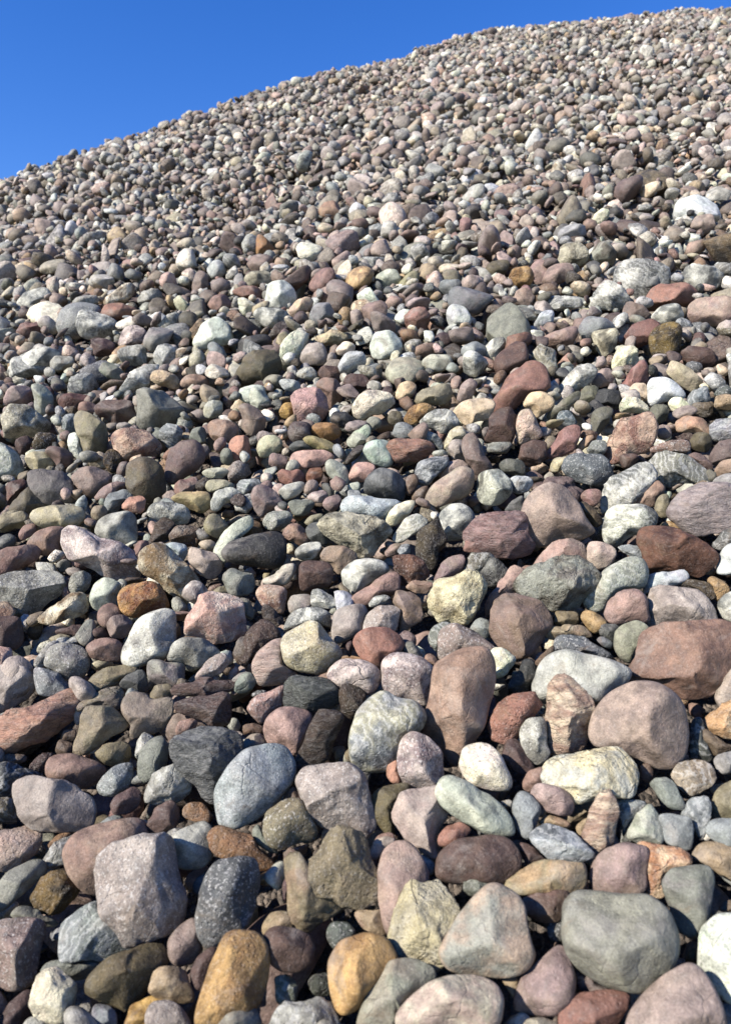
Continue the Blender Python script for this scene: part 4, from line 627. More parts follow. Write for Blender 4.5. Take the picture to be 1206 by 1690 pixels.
b*;smooth;168,136,112;;0.768,1.579,0.103;0.849,0.489,-0.183,-0.082;-37,11 -12,23 26,13 37,-11 27,-25 -4,-14 -34,-13;tan block right of the tan and pinkish boulder
r*;smooth;140,120,115;;-0.478,1.080,-0.061;0.910,0.385,0.132,0.079;-24,3 -14,20 5,24 26,9 20,-6 5,-27 -14,-20;small round mauve pebble left of the white egg shaped granite
r*;smooth;128,135,138;;-0.151,2.574,-0.019;0.827,0.562,0.026,0.010;-49,-2 -15,39 27,39 48,-11 6,-43 -36,-28;blue grey pebble right of the orange cream oval, upper left
b*;smooth;142,132,108;;0.349,0.953,0.050;0.915,0.382,-0.109,-0.067;-38,-6 -28,11 -4,7 22,13 39,0 39,-10 9,-4 -21,-14;tan flat stone above the dark grey white flecked slab
j*;vein;128,135,138;;0.830,1.550,0.111;0.847,0.485,-0.198,-0.089;-33,13 -20,29 10,25 35,15 31,-22 -20,-29 -32,-10;blue grey veined stone at the right edge, upper right
r*;smooth;192,185,166;;0.073,1.355,0.013;0.891,0.453,-0.019,-0.010;-35,-15 -22,7 5,24 35,27 26,2 0,-24 -17,-29;cream white stone between the flat pale blue grey one and the olive flake
b*;smooth;154,108,102;;0.704,1.839,0.095;0.840,0.517,-0.154,-0.064;-32,-15 -12,20 18,44 30,13 28,-13 -2,-17 -17,-45 -29,-41;rosy red angular stone left of the smooth pale blue grey one
b*;smooth;116,98,98;;0.796,1.455,0.107;0.854,0.474,-0.197,-0.092;-36,-3 -24,19 8,31 32,17 32,-14 -8,-31 -28,-21;dark mauve stone at the right edge above the large mauve cracked boulder
r*;smooth;112,74,66;;-0.911,2.150,-0.135;0.845,0.504,0.165,0.071;-51,-3 -34,20 7,25 42,21 66,3 30,-8 7,-28 -34,-27;dark red flat stone above the khaki diamond shaped one
b*;smooth;154,132,104;;0.009,0.491,-0.007;0.974,0.225,-0.003,-0.003;-24,10 -1,13 14,12 19,-13 1,-15 -17,-4;small tan and grey chip between jagged olive and cream yellow stones
r*;smooth;170,160,134;;-0.249,1.712,-0.033;0.869,0.490,0.056,0.026;-33,-5 -22,21 9,31 34,14 32,-9 3,-28 -22,-30;cream grey mottled round pebble, upper centre left
b*;smooth;124,103,99;;0.822,2.262,0.109;0.819,0.549,-0.157,-0.058;-38,4 -16,39 28,17 50,-12 1,-31 -34,-23;mauve brown triangular stone below the white and grey craggy one
r*;smooth;156,160,147;;0.210,2.074,0.031;0.843,0.536,-0.043,-0.017;-46,6 -19,27 34,22 47,-9 -1,-30 -37,-16;flat pale green grey pebble below the cream smooth one, upper centre
r*;granite;134,134,126;;-0.196,1.380,-0.026;0.892,0.448,0.051,0.026;-35,-1 -15,19 20,21 36,8 20,-15 -6,-24 -24,-17;round grey granite pebble above the smooth black flat stone
r*;granite;98,101,101;;-0.032,0.477,-0.012;0.976,0.218,0.012,0.011;-18,2 -10,14 8,14 20,4 13,-9 -7,-17 -15,-9;small dark grey speckled pebble above the ochre orange stone
r*;smooth;122,127,117;;-0.458,0.529,-0.075;0.950,0.238,0.156,0.130;-29,8 -18,17 -3,15 10,2 33,-12 30,-18 2,-11 -18,0;thin greenish grey stone lying on top of the brownish grey angular block
r*;smooth;98,101,101;;-0.101,1.316,-0.012;0.897,0.442,0.027,0.014;-30,8 -13,23 17,21 26,-1 17,-26 -9,-22 -22,-9;dark olive grey stone left of the cream angular rock
b*;smooth;174,122,104;;-0.325,1.717,-0.044;0.869,0.488,0.073,0.034;-32,7 -14,31 12,33 27,8 22,-29 1,-37 -19,-19;orange pink angular pebble below the orange brown oval one
r*;smooth;112,110,96;;0.573,1.651,0.079;0.854,0.499,-0.135,-0.059;-25,-9 -17,20 6,33 30,23 20,-6 -3,-34 -12,-44;dark olive grey upright pebble, upper right
j*;granite;160,164,164;;-0.333,1.500,-0.046;0.883,0.461,0.081,0.040;-31,-8 -19,21 5,25 38,11 38,-8 0,-13 -14,-32 -28,-27;pale blue grey lumpy stone right of the yellowish khaki block
b*;smooth;62,64,66;;0.615,1.749,0.084;0.847,0.509,-0.140,-0.059;-31,5 -17,24 22,25 32,-3 22,-28 -2,-17 -31,-26;black stone above the dark olive grey upright pebble
r*;smooth;146,114,104;;-0.148,1.317,-0.019;0.897,0.440,0.039,0.021;-33,2 -17,22 0,27 21,9 28,-13 8,-30 -13,-13;smooth pinkish brown pebble right of the smooth black flat stone
r*;rough;184,144,88;150,108,62;0.546,2.666,0.081;0.812,0.575,-0.094,-0.032;-48,-4 -29,31 23,34 49,0 23,-34 -29,-31;orange and white square pebble in the upper right
b*;smooth;98,101,101;;-0.410,0.936,-0.057;0.924,0.355,0.121,0.078;-28,-1 -14,12 7,23 21,0 21,-18 0,-17 -21,-8;dark grey stone touching the long banded brown green oval
r*;smooth;128,135,138;;-0.316,0.394,-0.043;0.968,0.189,0.119,0.111;-14,-4 -12,15 2,14 14,2 14,-13 -5,-13;small pale blue grey pebble below the olive brown wedge at the bottom
r*;smooth;172,161,128;168,160,140;-0.894,1.790,-0.127;0.859,0.471,0.180,0.085;-38,6 -23,23 7,26 33,14 37,-8 17,-24 -18,-26;small cream yellow stone right of the grey green one at the left edge
j*;granite;182,182,176;120,124,124;-0.078,1.095,-0.003;0.915,0.403,0.023,0.013;-25,-4 -23,15 -12,20 11,13 32,-2 27,-12 4,-18 -20,-13;small white and grey speckled triangular pebble
b*;smooth;142,132,108;;-0.865,1.513,-0.128;0.873,0.439,0.189,0.098;-46,-4 -19,16 17,26 37,11 35,-9 12,-21 -19,-21;olive brown stone at the left edge left of the cream flat one
r*;smooth;146,114,104;;0.243,0.670,0.036;0.948,0.301,-0.087,-0.064;-17,-3 -8,12 15,19 15,-6 -5,-18 -15,-13;reddish pebble left of the lumpy blue grey and cream stone
r*;smooth;176,138,132;;-0.007,1.536,0.001;0.879,0.477,0.002,0.001;-31,-5 -18,19 10,26 34,10 20,-19 -4,-24 -28,-21;dusty pink round pebble right of the pale grey green egg shaped one
r*;smooth;170,158,150;;-0.170,1.179,-0.016;0.908,0.416,0.047,0.027;-39,-6 -9,5 3,22 27,24 28,5 11,-17 -17,-19 -35,-14;pale bent pebble left of the chocolate brown block
r*;smooth;160,116,70;;-0.102,1.742,-0.006;0.866,0.500,0.023,0.010;-41,1 -30,19 7,24 36,9 38,-12 12,-25 -24,-17;flat orange brown disc shaped pebble, upper centre
r*;smooth;124,103,99;;-0.839,1.806,-0.124;0.860,0.475,0.169,0.079;-42,12 -23,28 8,24 34,8 29,-25 -7,-31 -23,-4;dark brown stone in shade right of the small cream yellow one
r*;rough;184,144,88;150,108,62;0.138,1.776,0.027;0.860,0.509,-0.031,-0.014;-39,-16 -23,15 8,28 37,17 34,-6 3,-22 -18,-29;bright golden orange stone, upper centre
r*;granite;134,134,126;;-0.609,1.241,-0.088;0.895,0.409,0.154,0.087;-23,-5 -15,18 5,26 23,15 21,-7 5,-25 -15,-23;small blue grey pebble right of the dark grey oval at the left edge
j*;vein;122,127,117;;-0.097,0.417,-0.021;0.980,0.194,0.038,0.035;-12,-6 -13,14 3,15 14,5 13,-11 -7,-16;small dark grey chip deep below the round maroon pebble
r*;smooth;156,160,147;;-0.067,1.542,-0.001;0.879,0.477,0.017,0.008;-29,18 -15,31 14,18 28,-6 23,-32 -1,-25 -25,-6;pale grey green egg shaped pebble, upper centre
b*;smooth;158,136,126;;0.522,2.479,0.072;0.819,0.565,-0.095,-0.034;-43,-22 -13,35 26,38 41,3 -3,-44;pinkish tilted stone below the orange and white square pebble
j*;vein;128,135,138;;-0.537,1.845,-0.076;0.861,0.493,0.113,0.051;-30,12 -16,28 16,27 35,14 21,-20 -6,-37 -27,-15;blue grey pebble with a white patch right of the dented pinkish cream one
b*;smooth;104,78,74;;-0.939,2.568,-0.140;0.830,0.533,0.153,0.060;-49,21 2,35 48,12 33,-32 -29,-30;dark mauve flat stone under the long pale grey slab, upper left
r*;smooth;150,160,147;170,176,160;0.085,2.841,0.014;0.815,0.580,-0.014,-0.005;-52,5 -12,37 33,31 50,-7 11,-39 -35,-28;pale yellowish stone in the upper centre
j*;granite;144,112,104;;0.690,1.489,0.099;0.857,0.480,-0.171,-0.079;-49,-2 -21,10 16,16 37,11 35,-12 8,-13 -26,-10 -43,-12;flat pinkish brown gritty stone above the wavy grained grey boulder
r-;smooth;160,160,155;132,130,124;-0.402,0.390,-0.056;0.961,0.191,0.148,0.137;-14,4 -5,11 9,7 15,-6 2,-10 -12,-5;
r-;rough;82,88,72;;-0.053,0.419,-0.015;0.980,0.195,0.021,0.019;-18,2 -11,10 6,13 16,3 11,-11 -6,-13;
r-;smooth;146,114,104;;0.022,0.589,-0.004;0.965,0.262,-0.008,-0.006;-14,-8 -8,15 14,21 20,9 3,-8 -3,-30 -11,-20;
r-;smooth;104,78,74;;-0.106,0.541,-0.020;0.969,0.242,0.039,0.033;-7,-2 -3,12 7,19 5,-1 1,-17 -5,-15;
j-;granite;98,101,101;;0.235,0.462,0.027;0.967,0.224,-0.092,-0.080;-12,2 -5,10 7,12 10,-6 2,-12 -7,-8;
r-;smooth;146,140,128;;0.193,0.356,0.029;0.978,0.179,-0.080,-0.076;-26,-10 -13,7 4,11 20,7 22,-6;
b-;smooth;154,132,104;;0.171,0.405,0.019;0.976,0.197,-0.069,-0.063;-12,5 2,10 9,5 4,-16 -1,-8;
r-;smooth;130,102,52;70,56,32;0.382,0.423,0.047;0.955,0.220,-0.150,-0.131;-8,-7 -4,6 5,12 7,-4 -2,-10;
r-;smooth;120,96,80;;0.446,0.479,0.055;0.944,0.246,-0.169,-0.139;-14,-5 -5,6 11,8 11,-3 -9,-9;
j-;rough;120,96,80;;-0.314,0.790,-0.051;0.940,0.318,0.100,0.071;-13,3 -4,19 9,17 12,-6 3,-21 -10,-13;
r-;rough;146,114,104;;-0.297,0.825,-0.041;0.937,0.330,0.094,0.065;-19,-9 -13,9 7,14 20,8 13,-7 -3,-14;
r-;rough;150,110,74;;-0.252,0.668,-0.043;0.953,0.283,0.085,0.065;-21,7 -10,16 8,13 23,-5 17,-16 -7,-11 -20,-4;
b-;vein;134,121,95;;-0.565,0.696,-0.080;0.931,0.291,0.175,0.131;-20,22 14,17 19,-10 19,-22 -14,-17;
r-;smooth;128,135,138;;-0.384,0.665,-0.060;0.946,0.281,0.126,0.097;-24,-5 -4,6 13,10 22,0 2,-6 -15,-9;
b-;smooth;120,96,80;;-0.505,0.812,-0.079;0.929,0.321,0.152,0.106;-15,-4 -6,15 7,8 16,3 13,-9 -9,-11;
b-;smooth;120,96,80;;-0.504,0.836,-0.078;0.927,0.327,0.150,0.104;-14,-1 -5,11 11,8 11,-10 -11,-8;
r-;smooth;128,135,138;;-0.414,0.917,-0.064;0.926,0.349,0.122,0.081;-13,-2 -3,11 11,5 11,-6 -6,-10;
b-;smooth;134,121,95;;-0.358,0.906,-0.050;0.928,0.349,0.108,0.071;-21,-2 -8,14 16,13 20,-4 6,-14 -14,-13;
r-;smooth;158,143,138;;-0.499,0.875,-0.077;0.925,0.337,0.147,0.099;-9,1 -5,12 9,13 5,-14 -5,-13;
j-;rough;104,78,74;;-0.536,0.786,-0.084;0.929,0.313,0.161,0.115;-17,-1 -2,13 20,13 10,-5 -2,-16 -14,-11;
j-;rough;134,118,110;;-0.589,0.799,-0.092;0.925,0.316,0.174,0.123;-20,5 -2,8 20,5 20,-6 -2,-8 -20,-4;
r-;rough;150,110,74;;-0.456,0.641,-0.071;0.943,0.274,0.149,0.115;-18,-4 1,10 21,10 12,0 -10,-13;
b-;smooth;120,96,80;;-0.104,0.671,-0.013;0.956,0.289,0.036,0.028;-18,0 -12,14 0,17 11,-1 20,-20 3,-11;
r-;smooth;176,126,108;;0.042,0.707,0.001;0.953,0.303,-0.015,-0.011;-12,-1 -6,15 4,20 9,0 12,-15 -3,-16;
r-;smooth;158,143,138;;0.022,0.586,0.005;0.965,0.263,-0.008,-0.007;-15,-6 -9,9 7,14 21,9 7,-4 -4,-16 -12,-16;
r-;smooth;122,127,117;;-0.148,0.616,-0.027;0.961,0.268,0.052,0.041;-17,14 -5,21 3,7 9,-6 29,-18 9,-17 -11,-3;
r-;smooth;142,126,116;;-0.181,0.786,-0.032;0.945,0.320,0.059,0.042;-17,1 -4,16 15,12 25,-4 -1,-9 -17,-22;
r-;smooth;120,96,80;;-0.185,0.813,-0.031;0.942,0.328,0.060,0.042;-17,7 3,9 19,3 16,-10 -3,-4 -16,-12;
b-;smooth;120,96,80;;-0.109,0.836,-0.020;0.941,0.337,0.035,0.024;-25,8 5,7 25,-3 15,-9 -15,-5;
j-;rough;134,121,95;;-0.025,0.743,-0.007;0.950,0.313,0.009,0.006;-9,1 3,16 5,-5 12,-14 -3,-8;
r-;smooth;128,135,138;;0.515,0.675,0.071;0.924,0.315,-0.178,-0.126;-21,1 -8,11 15,19 17,-5 -3,-17 -13,-15;
r-;smooth;120,96,80;;0.512,0.711,0.062;0.922,0.323,-0.174,-0.120;-19,9 -13,21 4,9 27,-5 -5,-18;
j-;smooth;120,96,80;;0.403,0.672,0.050;0.936,0.307,-0.141,-0.102;-10,7 1,13 11,4 3,-14 -7,-10;
r-;smooth;154,132,104;;0.260,0.608,0.030;0.953,0.279,-0.095,-0.073;-23,-4 -12,9 7,6 23,0 20,-7 -7,-6;
r-;smooth;154,132,104;;0.295,0.596,0.036;0.951,0.277,-0.108,-0.084;-9,-1 1,10 9,14 1,-13 -6,-8;
j-;vein;134,134,126;;0.201,0.639,0.025;0.953,0.288,-0.072,-0.055;-12,2 5,6 8,-7 -1,-5;
b-;smooth;104,78,74;;0.222,0.562,0.024;0.960,0.261,-0.083,-0.067;-17,14 -1,13 12,1 22,-8 -7,-13;
b-;smooth;86,92,86;;0.256,0.862,0.029;0.929,0.355,-0.083,-0.054;-16,13 10,17 13,-12 -3,-22;
r-;smooth;104,78,74;;-0.518,1.074,-0.074;0.910,0.381,0.141,0.086;-26,-2 -10,11 9,12 20,-1 18,-12 -6,-9;
b-;vein;160,160,155;132,130,124;-0.585,1.055,-0.084;0.908,0.375,0.158,0.097;-38,-11 -27,6 9,9 35,14 46,-1 31,-4 -5,2 -27,-15 -30,-26;
r-;smooth;146,114,104;;-0.807,1.461,-0.119;0.877,0.434,0.182,0.095;-21,-4 -4,18 18,17 22,3 5,-14 -13,-23;
r-;smooth;98,101,101;;-0.849,1.431,-0.126;0.877,0.428,0.191,0.102;-22,6 4,20 23,10 21,-9 -5,-18 -22,-13;
r-;smooth;156,166,172;;-0.412,1.315,-0.058;0.895,0.430,0.105,0.057;-35,10 -5,17 20,10 22,-8 12,-25 -10,-7;
r-;smooth;140,104,98;;-0.500,1.328,-0.079;0.893,0.426,0.125,0.068;-15,5 -3,27 16,27 19,9 1,-22 -7,-44 -14,-21;
j-;rough;120,96,80;;-0.412,1.381,-0.066;0.891,0.438,0.102,0.054;-33,-2 -15,17 7,21 34,12 29,-7 3,-20 -28,-17;
b-;flaky;90,70,56;;-0.466,1.403,-0.075;0.889,0.439,0.114,0.060;-30,-31 -17,10 1,35 23,24 28,-4 5,-22 -17,-31;
b-;smooth;142,132,108;;-0.340,1.400,-0.056;0.891,0.444,0.085,0.044;-29,1 -11,29 16,19 29,-4 7,-31 -20,-13;
j-;smooth;104,78,74;;-0.581,1.098,-0.090;0.906,0.382,0.155,0.093;-31,5 14,11 29,2 21,-10 -24,-7;
b-;smooth;142,132,108;;-0.601,1.080,-0.092;0.906,0.378,0.160,0.098;-22,3 -4,8 26,2 18,-5 -19,-6;
b-;smooth;134,134,126;;-0.213,0.923,-0.035;0.931,0.356,0.065,0.043;-23,0 -2,13 16,9 16,-11 -9,-11;
r-;smooth;142,132,108;;-0.292,1.168,-0.045;0.909,0.407,0.080,0.046;-20,-2 0,10 16,2 16,-7 -8,-6;
r-;granite;182,182,176;120,124,124;0.026,1.082,0.005;0.916,0.402,-0.008,-0.005;-21,-4 -8,9 11,12 23,7 15,-4 0,-10 -19,-12;
j-;vein;158,166,172;96,104,112;0.080,1.223,0.016;0.902,0.432,-0.023,-0.012;-16,-3 -4,12 11,12 12,-7 -4,-14;
r-;smooth;182,182,176;120,124,124;-0.119,1.250,-0.009;0.902,0.431,0.032,0.018;-28,0 -8,17 24,19 28,4 9,-17 -12,-21 -24,-12;
r-;smooth;158,143,138;;-0.127,1.099,-0.016;0.915,0.401,0.037,0.022;-23,-1 -15,15 10,18 23,12 23,-7 2,-16 -17,-20;
b-;flaky;90,70,56;;-0.177,1.072,-0.031;0.918,0.391,0.051,0.031;-21,7 -16,26 -1,22 22,-5 19,-24 -8,-16;
r-;smooth;118,86,56;;-0.255,1.369,-0.042;0.893,0.443,0.065,0.034;-20,-18 -20,9 2,22 22,13 20,-9 -7,-22;
r-;smooth;142,132,108;;-0.113,1.368,-0.015;0.893,0.449,0.029,0.015;-26,-8 -8,10 19,14 21,-1 -4,-14;
b-;smooth;152,126,110;;0.105,1.110,0.016;0.911,0.410,-0.031,-0.018;-29,-1 -13,12 14,10 27,3 14,-13 -9,-11;
r-;vein;122,127,117;;0.127,0.977,0.020;0.923,0.382,-0.040,-0.024;-17,-4 -7,15 11,22 24,19 8,-1 0,-18 2,-34 -12,-18;
r-;smooth;128,135,138;;0.206,0.985,0.030;0.920,0.386,-0.064,-0.039;-22,-2 -6,18 11,17 18,-3 8,-21 -13,-10;
r-;smooth;140,104,98;;0.217,1.216,0.032;0.899,0.433,-0.061,-0.033;-21,-10 -15,10 5,24 13,2 21,-18 -3,-14;
r-;smooth;150,124,118;;0.056,1.238,0.004;0.902,0.432,-0.015,-0.008;-19,-6 -3,12 14,14 18,6 6,-11 -11,-15;
b-;smooth;134,121,95;;-0.040,1.123,-0.009;0.913,0.407,0.012,0.007;-12,17 -4,21 12,-6 12,-18 -4,-14;
r-;smooth;122,127,117;;-0.232,1.108,-0.038;0.915,0.397,0.066,0.039;-16,18 3,19 15,-6 11,-22 -8,-14;
r-;smooth;104,78,74;;-0.029,0.970,-0.007;0.927,0.374,0.009,0.005;-6,9 6,16 4,-13 -1,-16 -6,-5;
r-;smooth;122,127,117;;-0.210,0.907,-0.028;0.932,0.354,0.065,0.043;-4,17 10,18 21,2 7,-18 -17,-14 -17,7;
r-;granite;98,101,101;;-0.182,0.883,-0.025;0.935,0.348,0.057,0.038;-13,-1 -1,6 15,4 6,-5 -11,-6;
r-;smooth;146,114,104;;0.115,0.924,0.012;0.929,0.367,-0.036,-0.023;-13,7 -1,13 15,-6 9,-13 -11,-3;
r-;smooth;182,182,176;120,124,124;0.630,0.970,0.095;0.892,0.394,-0.191,-0.111;-27,1 -19,15 3,30 21,21 21,-20 -3,-28 -22,-16;
r-;smooth;176,182,184;;0.670,1.089,0.099;0.881,0.418,-0.193,-0.105;-26,-23 -19,12 -5,30 18,32 21,-23 -5,-28;
r-;rough;170,136,92;;0.627,1.029,0.085;0.890,0.404,-0.185,-0.105;-19,11 -10,22 9,12 21,-3 6,-20 -4,-24;
r-;rough;118,100,74;78,64,46;0.597,1.032,0.082;0.892,0.404,-0.177,-0.101;-37,6 -24,14 3,14 22,3 26,-15 9,-21 -4,-5 -27,1;
b-;smooth;126,110,82;;0.353,0.987,0.050;0.912,0.390,-0.109,-0.065;-20,-9 -18,12 2,13 19,10 21,-4 6,-15;
r-;smooth;170,136,92;;0.397,0.974,0.056;0.910,0.388,-0.123,-0.074;-23,6 -17,17 0,18 23,1 20,-9 3,-22 -11,-11;
b-;smooth;98,101,101;;0.418,0.947,0.058;0.911,0.383,-0.131,-0.079;-18,-1 -10,12 6,14 17,8 8,-15 -7,-14;
r-;smooth;102,110,116;;0.408,0.928,0.051;0.914,0.377,-0.128,-0.079;-17,4 -7,11 12,2 12,-11 -1,-9;
j-;vein;128,135,138;;0.513,1.150,0.070;0.889,0.426,-0.146,-0.079;-28,8 -6,13 10,10 23,-18 1,-11 -13,-3;
b-;smooth;120,96,80;;0.302,0.904,0.036;0.923,0.368,-0.096,-0.061;-18,-8 0,13 14,23 14,3 -6,-21;
r-;smooth;170,136,92;;0.609,1.224,0.077;0.879,0.439,-0.167,-0.087;-23,1 -4,11 18,-3 18,-11 -12,-3;
b-;vein;98,101,101;;0.697,1.161,0.094;0.876,0.429,-0.194,-0.103;-34,-14 -15,10 6,25 24,22 24,-9 -11,-23;
r-;smooth;146,114,104;;-0.845,2.083,-0.125;0.848,0.501,0.158,0.068;-30,-4 -23,18 0,24 29,8 24,-20 -11,-21;
b-;smooth;176,126,108;;-0.555,1.508,-0.074;0.880,0.453,0.129,0.065;-31,-4 -14,16 13,22 26,9 18,-18 -10,-20;
b-;smooth;128,135,138;;-0.608,1.545,-0.088;0.877,0.455,0.139,0.069;-29,0 -12,18 17,28 38,11 12,-9 -2,-29 -21,-29;
b-;smooth;144,118,118;;-0.634,1.599,-0.092;0.874,0.461,0.141,0.070;-40,-22 -26,3 8,21 32,21 39,4 17,-7 -16,-22;
r-;smooth;156,150,128;;-0.353,1.549,-0.049;0.880,0.466,0.084,0.041;-35,1 -26,15 8,17 34,6 34,-13 -2,-16 -26,-14;
r-;smooth;156,160,147;;-0.374,1.614,-0.052;0.875,0.474,0.087,0.041;-36,0 -16,13 18,13 36,3 18,-12 -16,-14;
b-;smooth;140,104,98;;-0.444,1.574,-0.063;0.877,0.466,0.103,0.050;-29,3 -10,14 23,22 31,8 19,-12 -15,-22 -27,-17;
r-;smooth;122,127,117;;-0.357,1.687,-0.050;0.871,0.483,0.081,0.038;-18,2 -9,23 9,21 19,-8 6,-24 -12,-16;
b-;smooth;122,127,117;;-0.455,1.820,-0.065;0.863,0.494,0.097,0.044;-26,-7 -10,21 12,24 25,0 12,-20 -15,-20;
b-;smooth;160,160,155;132,130,124;-1.061,2.482,-0.160;0.832,0.522,0.173,0.070;-40,3 -11,25 35,22 41,2 15,-25 -31,-24;
r-;smooth;130,130,120;;-0.841,2.340,-0.124;0.838,0.522,0.147,0.060;-45,4 -23,31 8,27 40,-4 34,-31 -4,-27;
r-;rough;182,160,132;;-0.632,2.216,-0.091;0.844,0.522,0.117,0.048;-47,-3 -39,22 -15,31 28,16 47,-6 35,-31 -15,-21;
r-;smooth;150,118,102;160,132,118;-0.526,2.167,-0.075;0.846,0.522,0.100,0.041;-45,-2 -26,20 10,23 41,10 44,-14 4,-22 -39,-17;
b-;smooth;158,160,154;;-0.437,1.964,-0.062;0.855,0.509,0.089,0.038;-29,4 -6,27 22,22 28,-12 -1,-27 -23,-19;
b-;granite;118,100,74;78,64,46;-0.921,1.911,-0.137;0.854,0.482,0.178,0.081;-35,-9 -19,21 13,29 35,11 29,-12 2,-25 -24,-26;
b-;smooth;104,78,74;;-0.986,1.907,-0.148;0.853,0.478,0.189,0.087;-24,-8 -14,21 13,28 22,5 13,-25 -8,-25;
b-;vein;196,204,196;;-0.813,1.855,-0.120;0.858,0.481,0.163,0.075;-21,6 -16,34 2,39 13,7 23,-43 -3,-30;
b-;smooth;112,74,66;;-0.917,1.657,-0.136;0.865,0.454,0.191,0.094;-24,-3 -9,24 19,30 31,19 10,-13 -14,-45;
b-;rough;142,132,108;;-0.878,1.516,-0.130;0.872,0.438,0.192,0.099;-31,-7 -17,20 14,25 34,13 27,-7 -4,-27 -26,-22;
r-;rough;130,102,52;70,56,32;-0.674,1.743,-0.098;0.865,0.476,0.143,0.067;-25,-3 -16,24 4,35 25,9 15,-29 -8,-32;
b-;smooth;124,103,99;;-0.634,1.692,-0.092;0.869,0.472,0.137,0.065;-16,-7 -6,20 14,20 9,-17 -6,-23;
r-;smooth;142,132,108;;-0.642,1.502,-0.093;0.879,0.447,0.147,0.075;-20,1 -12,16 11,18 23,1 2,-21 -14,-16;
r-;vein;128,135,138;;-0.879,2.006,-0.131;0.851,0.493,0.167,0.074;-25,2 -10,26 18,28 21,-20 -4,-29 -21,-15;
r-;smooth;164,148,106;;-0.115,1.691,-0.014;0.870,0.492,0.027,0.012;-45,13 -25,21 16,11 39,-4 37,-22 -4,-15 -35,0;
r-;smooth;150,160,147;170,176,160;-0.303,1.973,-0.036;0.854,0.516,0.063,0.027;-30,11 -20,33 8,29 31,1 25,-28 -3,-31 -23,-15;
r-;rough;186,146,76;150,104,44;-0.216,1.888,-0.025;0.858,0.510,0.046,0.020;-23,-1 -7,22 17,22 21,-8 -2,-25 -19,-17;
r-;smooth;98,101,101;;-0.162,1.692,-0.021;0.870,0.491,0.037,0.017;-36,-2 -14,14 27,12 37,-1 12,-12 -24,-15;
b-;smooth;144,118,118;;-0.218,1.628,-0.029;0.875,0.482,0.051,0.024;-24,-2 -14,21 16,18 26,1 11,-19 -14,-22;
b-;smooth;154,106,92;;-0.178,1.551,-0.023;0.880,0.473,0.043,0.021;-35,10 -16,19 17,17 34,5 29,-17 -7,-19 -29,-12;
r-;smooth;140,92,66;;-0.122,1.542,-0.016;0.880,0.474,0.030,0.014;-21,1 -9,21 15,22 22,4 10,-18 -14,-25;
b-;smooth;158,136,126;;0.201,1.508,0.030;0.877,0.478,-0.050,-0.024;-33,-4 -15,15 18,19 41,5 18,-9 -19,-23 -29,-18;
r-;smooth;144,131,128;160,149,146;0.221,1.582,0.032;0.871,0.488,-0.054,-0.025;-26,2 -14,26 10,27 19,2 24,-27 -9,-22;
r-;vein;170,160,134;;0.221,1.653,0.032;0.866,0.496,-0.053,-0.024;-28,-20 -18,10 12,27 34,4 17,-10 -8,-10 -23,-40;
r-;smooth;186,164,134;;0.111,1.914,0.022;0.853,0.522,-0.024,-0.010;-30,-18 -18,20 10,28 32,14 21,-13 -7,-30;
r-;granite;128,135,138;;0.165,1.650,0.024;0.868,0.495,-0.039,-0.018;-38,1 -17,21 8,15 28,-7 23,-32 3,-10;
r-;smooth;128,135,138;;0.098,1.706,0.015;0.866,0.500,-0.023,-0.010;-30,-7 -17,21 8,21 34,-2 18,-17 -12,-20;
b-;smooth;156,160,147;;-0.016,1.704,-0.000;0.868,0.497,0.004,0.002;-33,-8 -11,12 20,33 30,12 20,-8 -6,-26 -29,-23;
r-;smooth;134,134,126;;0.021,1.765,0.004;0.864,0.504,-0.005,-0.002;-22,4 -6,19 20,12 20,-7 -6,-22 -17,-7;
r-;smooth;62,64,66;;-0.063,1.805,-0.007;0.862,0.506,0.014,0.006;-35,-1 -19,21 13,21 34,-3 24,-19 -3,-22 -24,-11;
r-;smooth;160,160,155;132,130,124;-0.173,1.485,-0.017;0.884,0.466,0.043,0.021;-33,-1 -11,15 26,21 33,6 12,-13 -16,-25;
r-;smooth;122,127,117;;-0.146,1.421,-0.019;0.889,0.456,0.037,0.019;-30,7 -19,16 22,17 33,7 8,-21 -19,-18;
b-;vein;128,135,138;;-0.280,1.532,-0.038;0.881,0.467,0.067,0.033;-30,1 -16,17 18,18 32,6 8,-20 -16,-20;
b-;smooth;184,168,166;134,112,118;-0.109,1.457,-0.014;0.886,0.463,0.027,0.014;-27,-2 -12,11 20,14 22,-4 6,-14 -12,-14;
r-;smooth;144,118,118;;-0.076,1.422,-0.009;0.888,0.459,0.019,0.010;-22,-2 -12,14 11,19 22,7 6,-20 -14,-15;
r-;smooth;150,160,147;170,176,160;-0.027,1.470,-0.002;0.884,0.467,0.007,0.003;-15,2 -6,16 13,16 16,-3 3,-16 -13,-16;
r-;smooth;120,96,80;;0.104,1.461,0.016;0.882,0.469,-0.026,-0.013;-17,-3 -8,20 10,24 19,6 1,-26 -13,-22;
r-;smooth;120,96,80;;0.122,1.419,0.018;0.885,0.464,-0.032,-0.016;-20,-9 -6,13 17,20 19,4 -1,-18 -15,-18;
r-;smooth;104,78,74;;-0.025,2.007,0.004;0.850,0.527,0.005,0.002;-37,3 -28,20 12,23 41,1 29,-19 -5,-22 -29,-17;
b-;smooth;104,78,74;;-0.101,2.091,-0.012;0.847,0.531,0.021,0.008;-43,1 -25,21 10,22 37,1 34,-28 -1,-14 -25,-17;
r-;smooth;90,70,56;;0.046,1.690,0.008;0.868,0.497,-0.011,-0.005;-27,-8 -7,8 19,15 19,-3 -7,-13;
r-;smooth;110,100,78;;0.078,1.779,0.012;0.862,0.507,-0.018,-0.008;-22,1 -10,19 16,16 21,-10 0,-20 -16,-15;
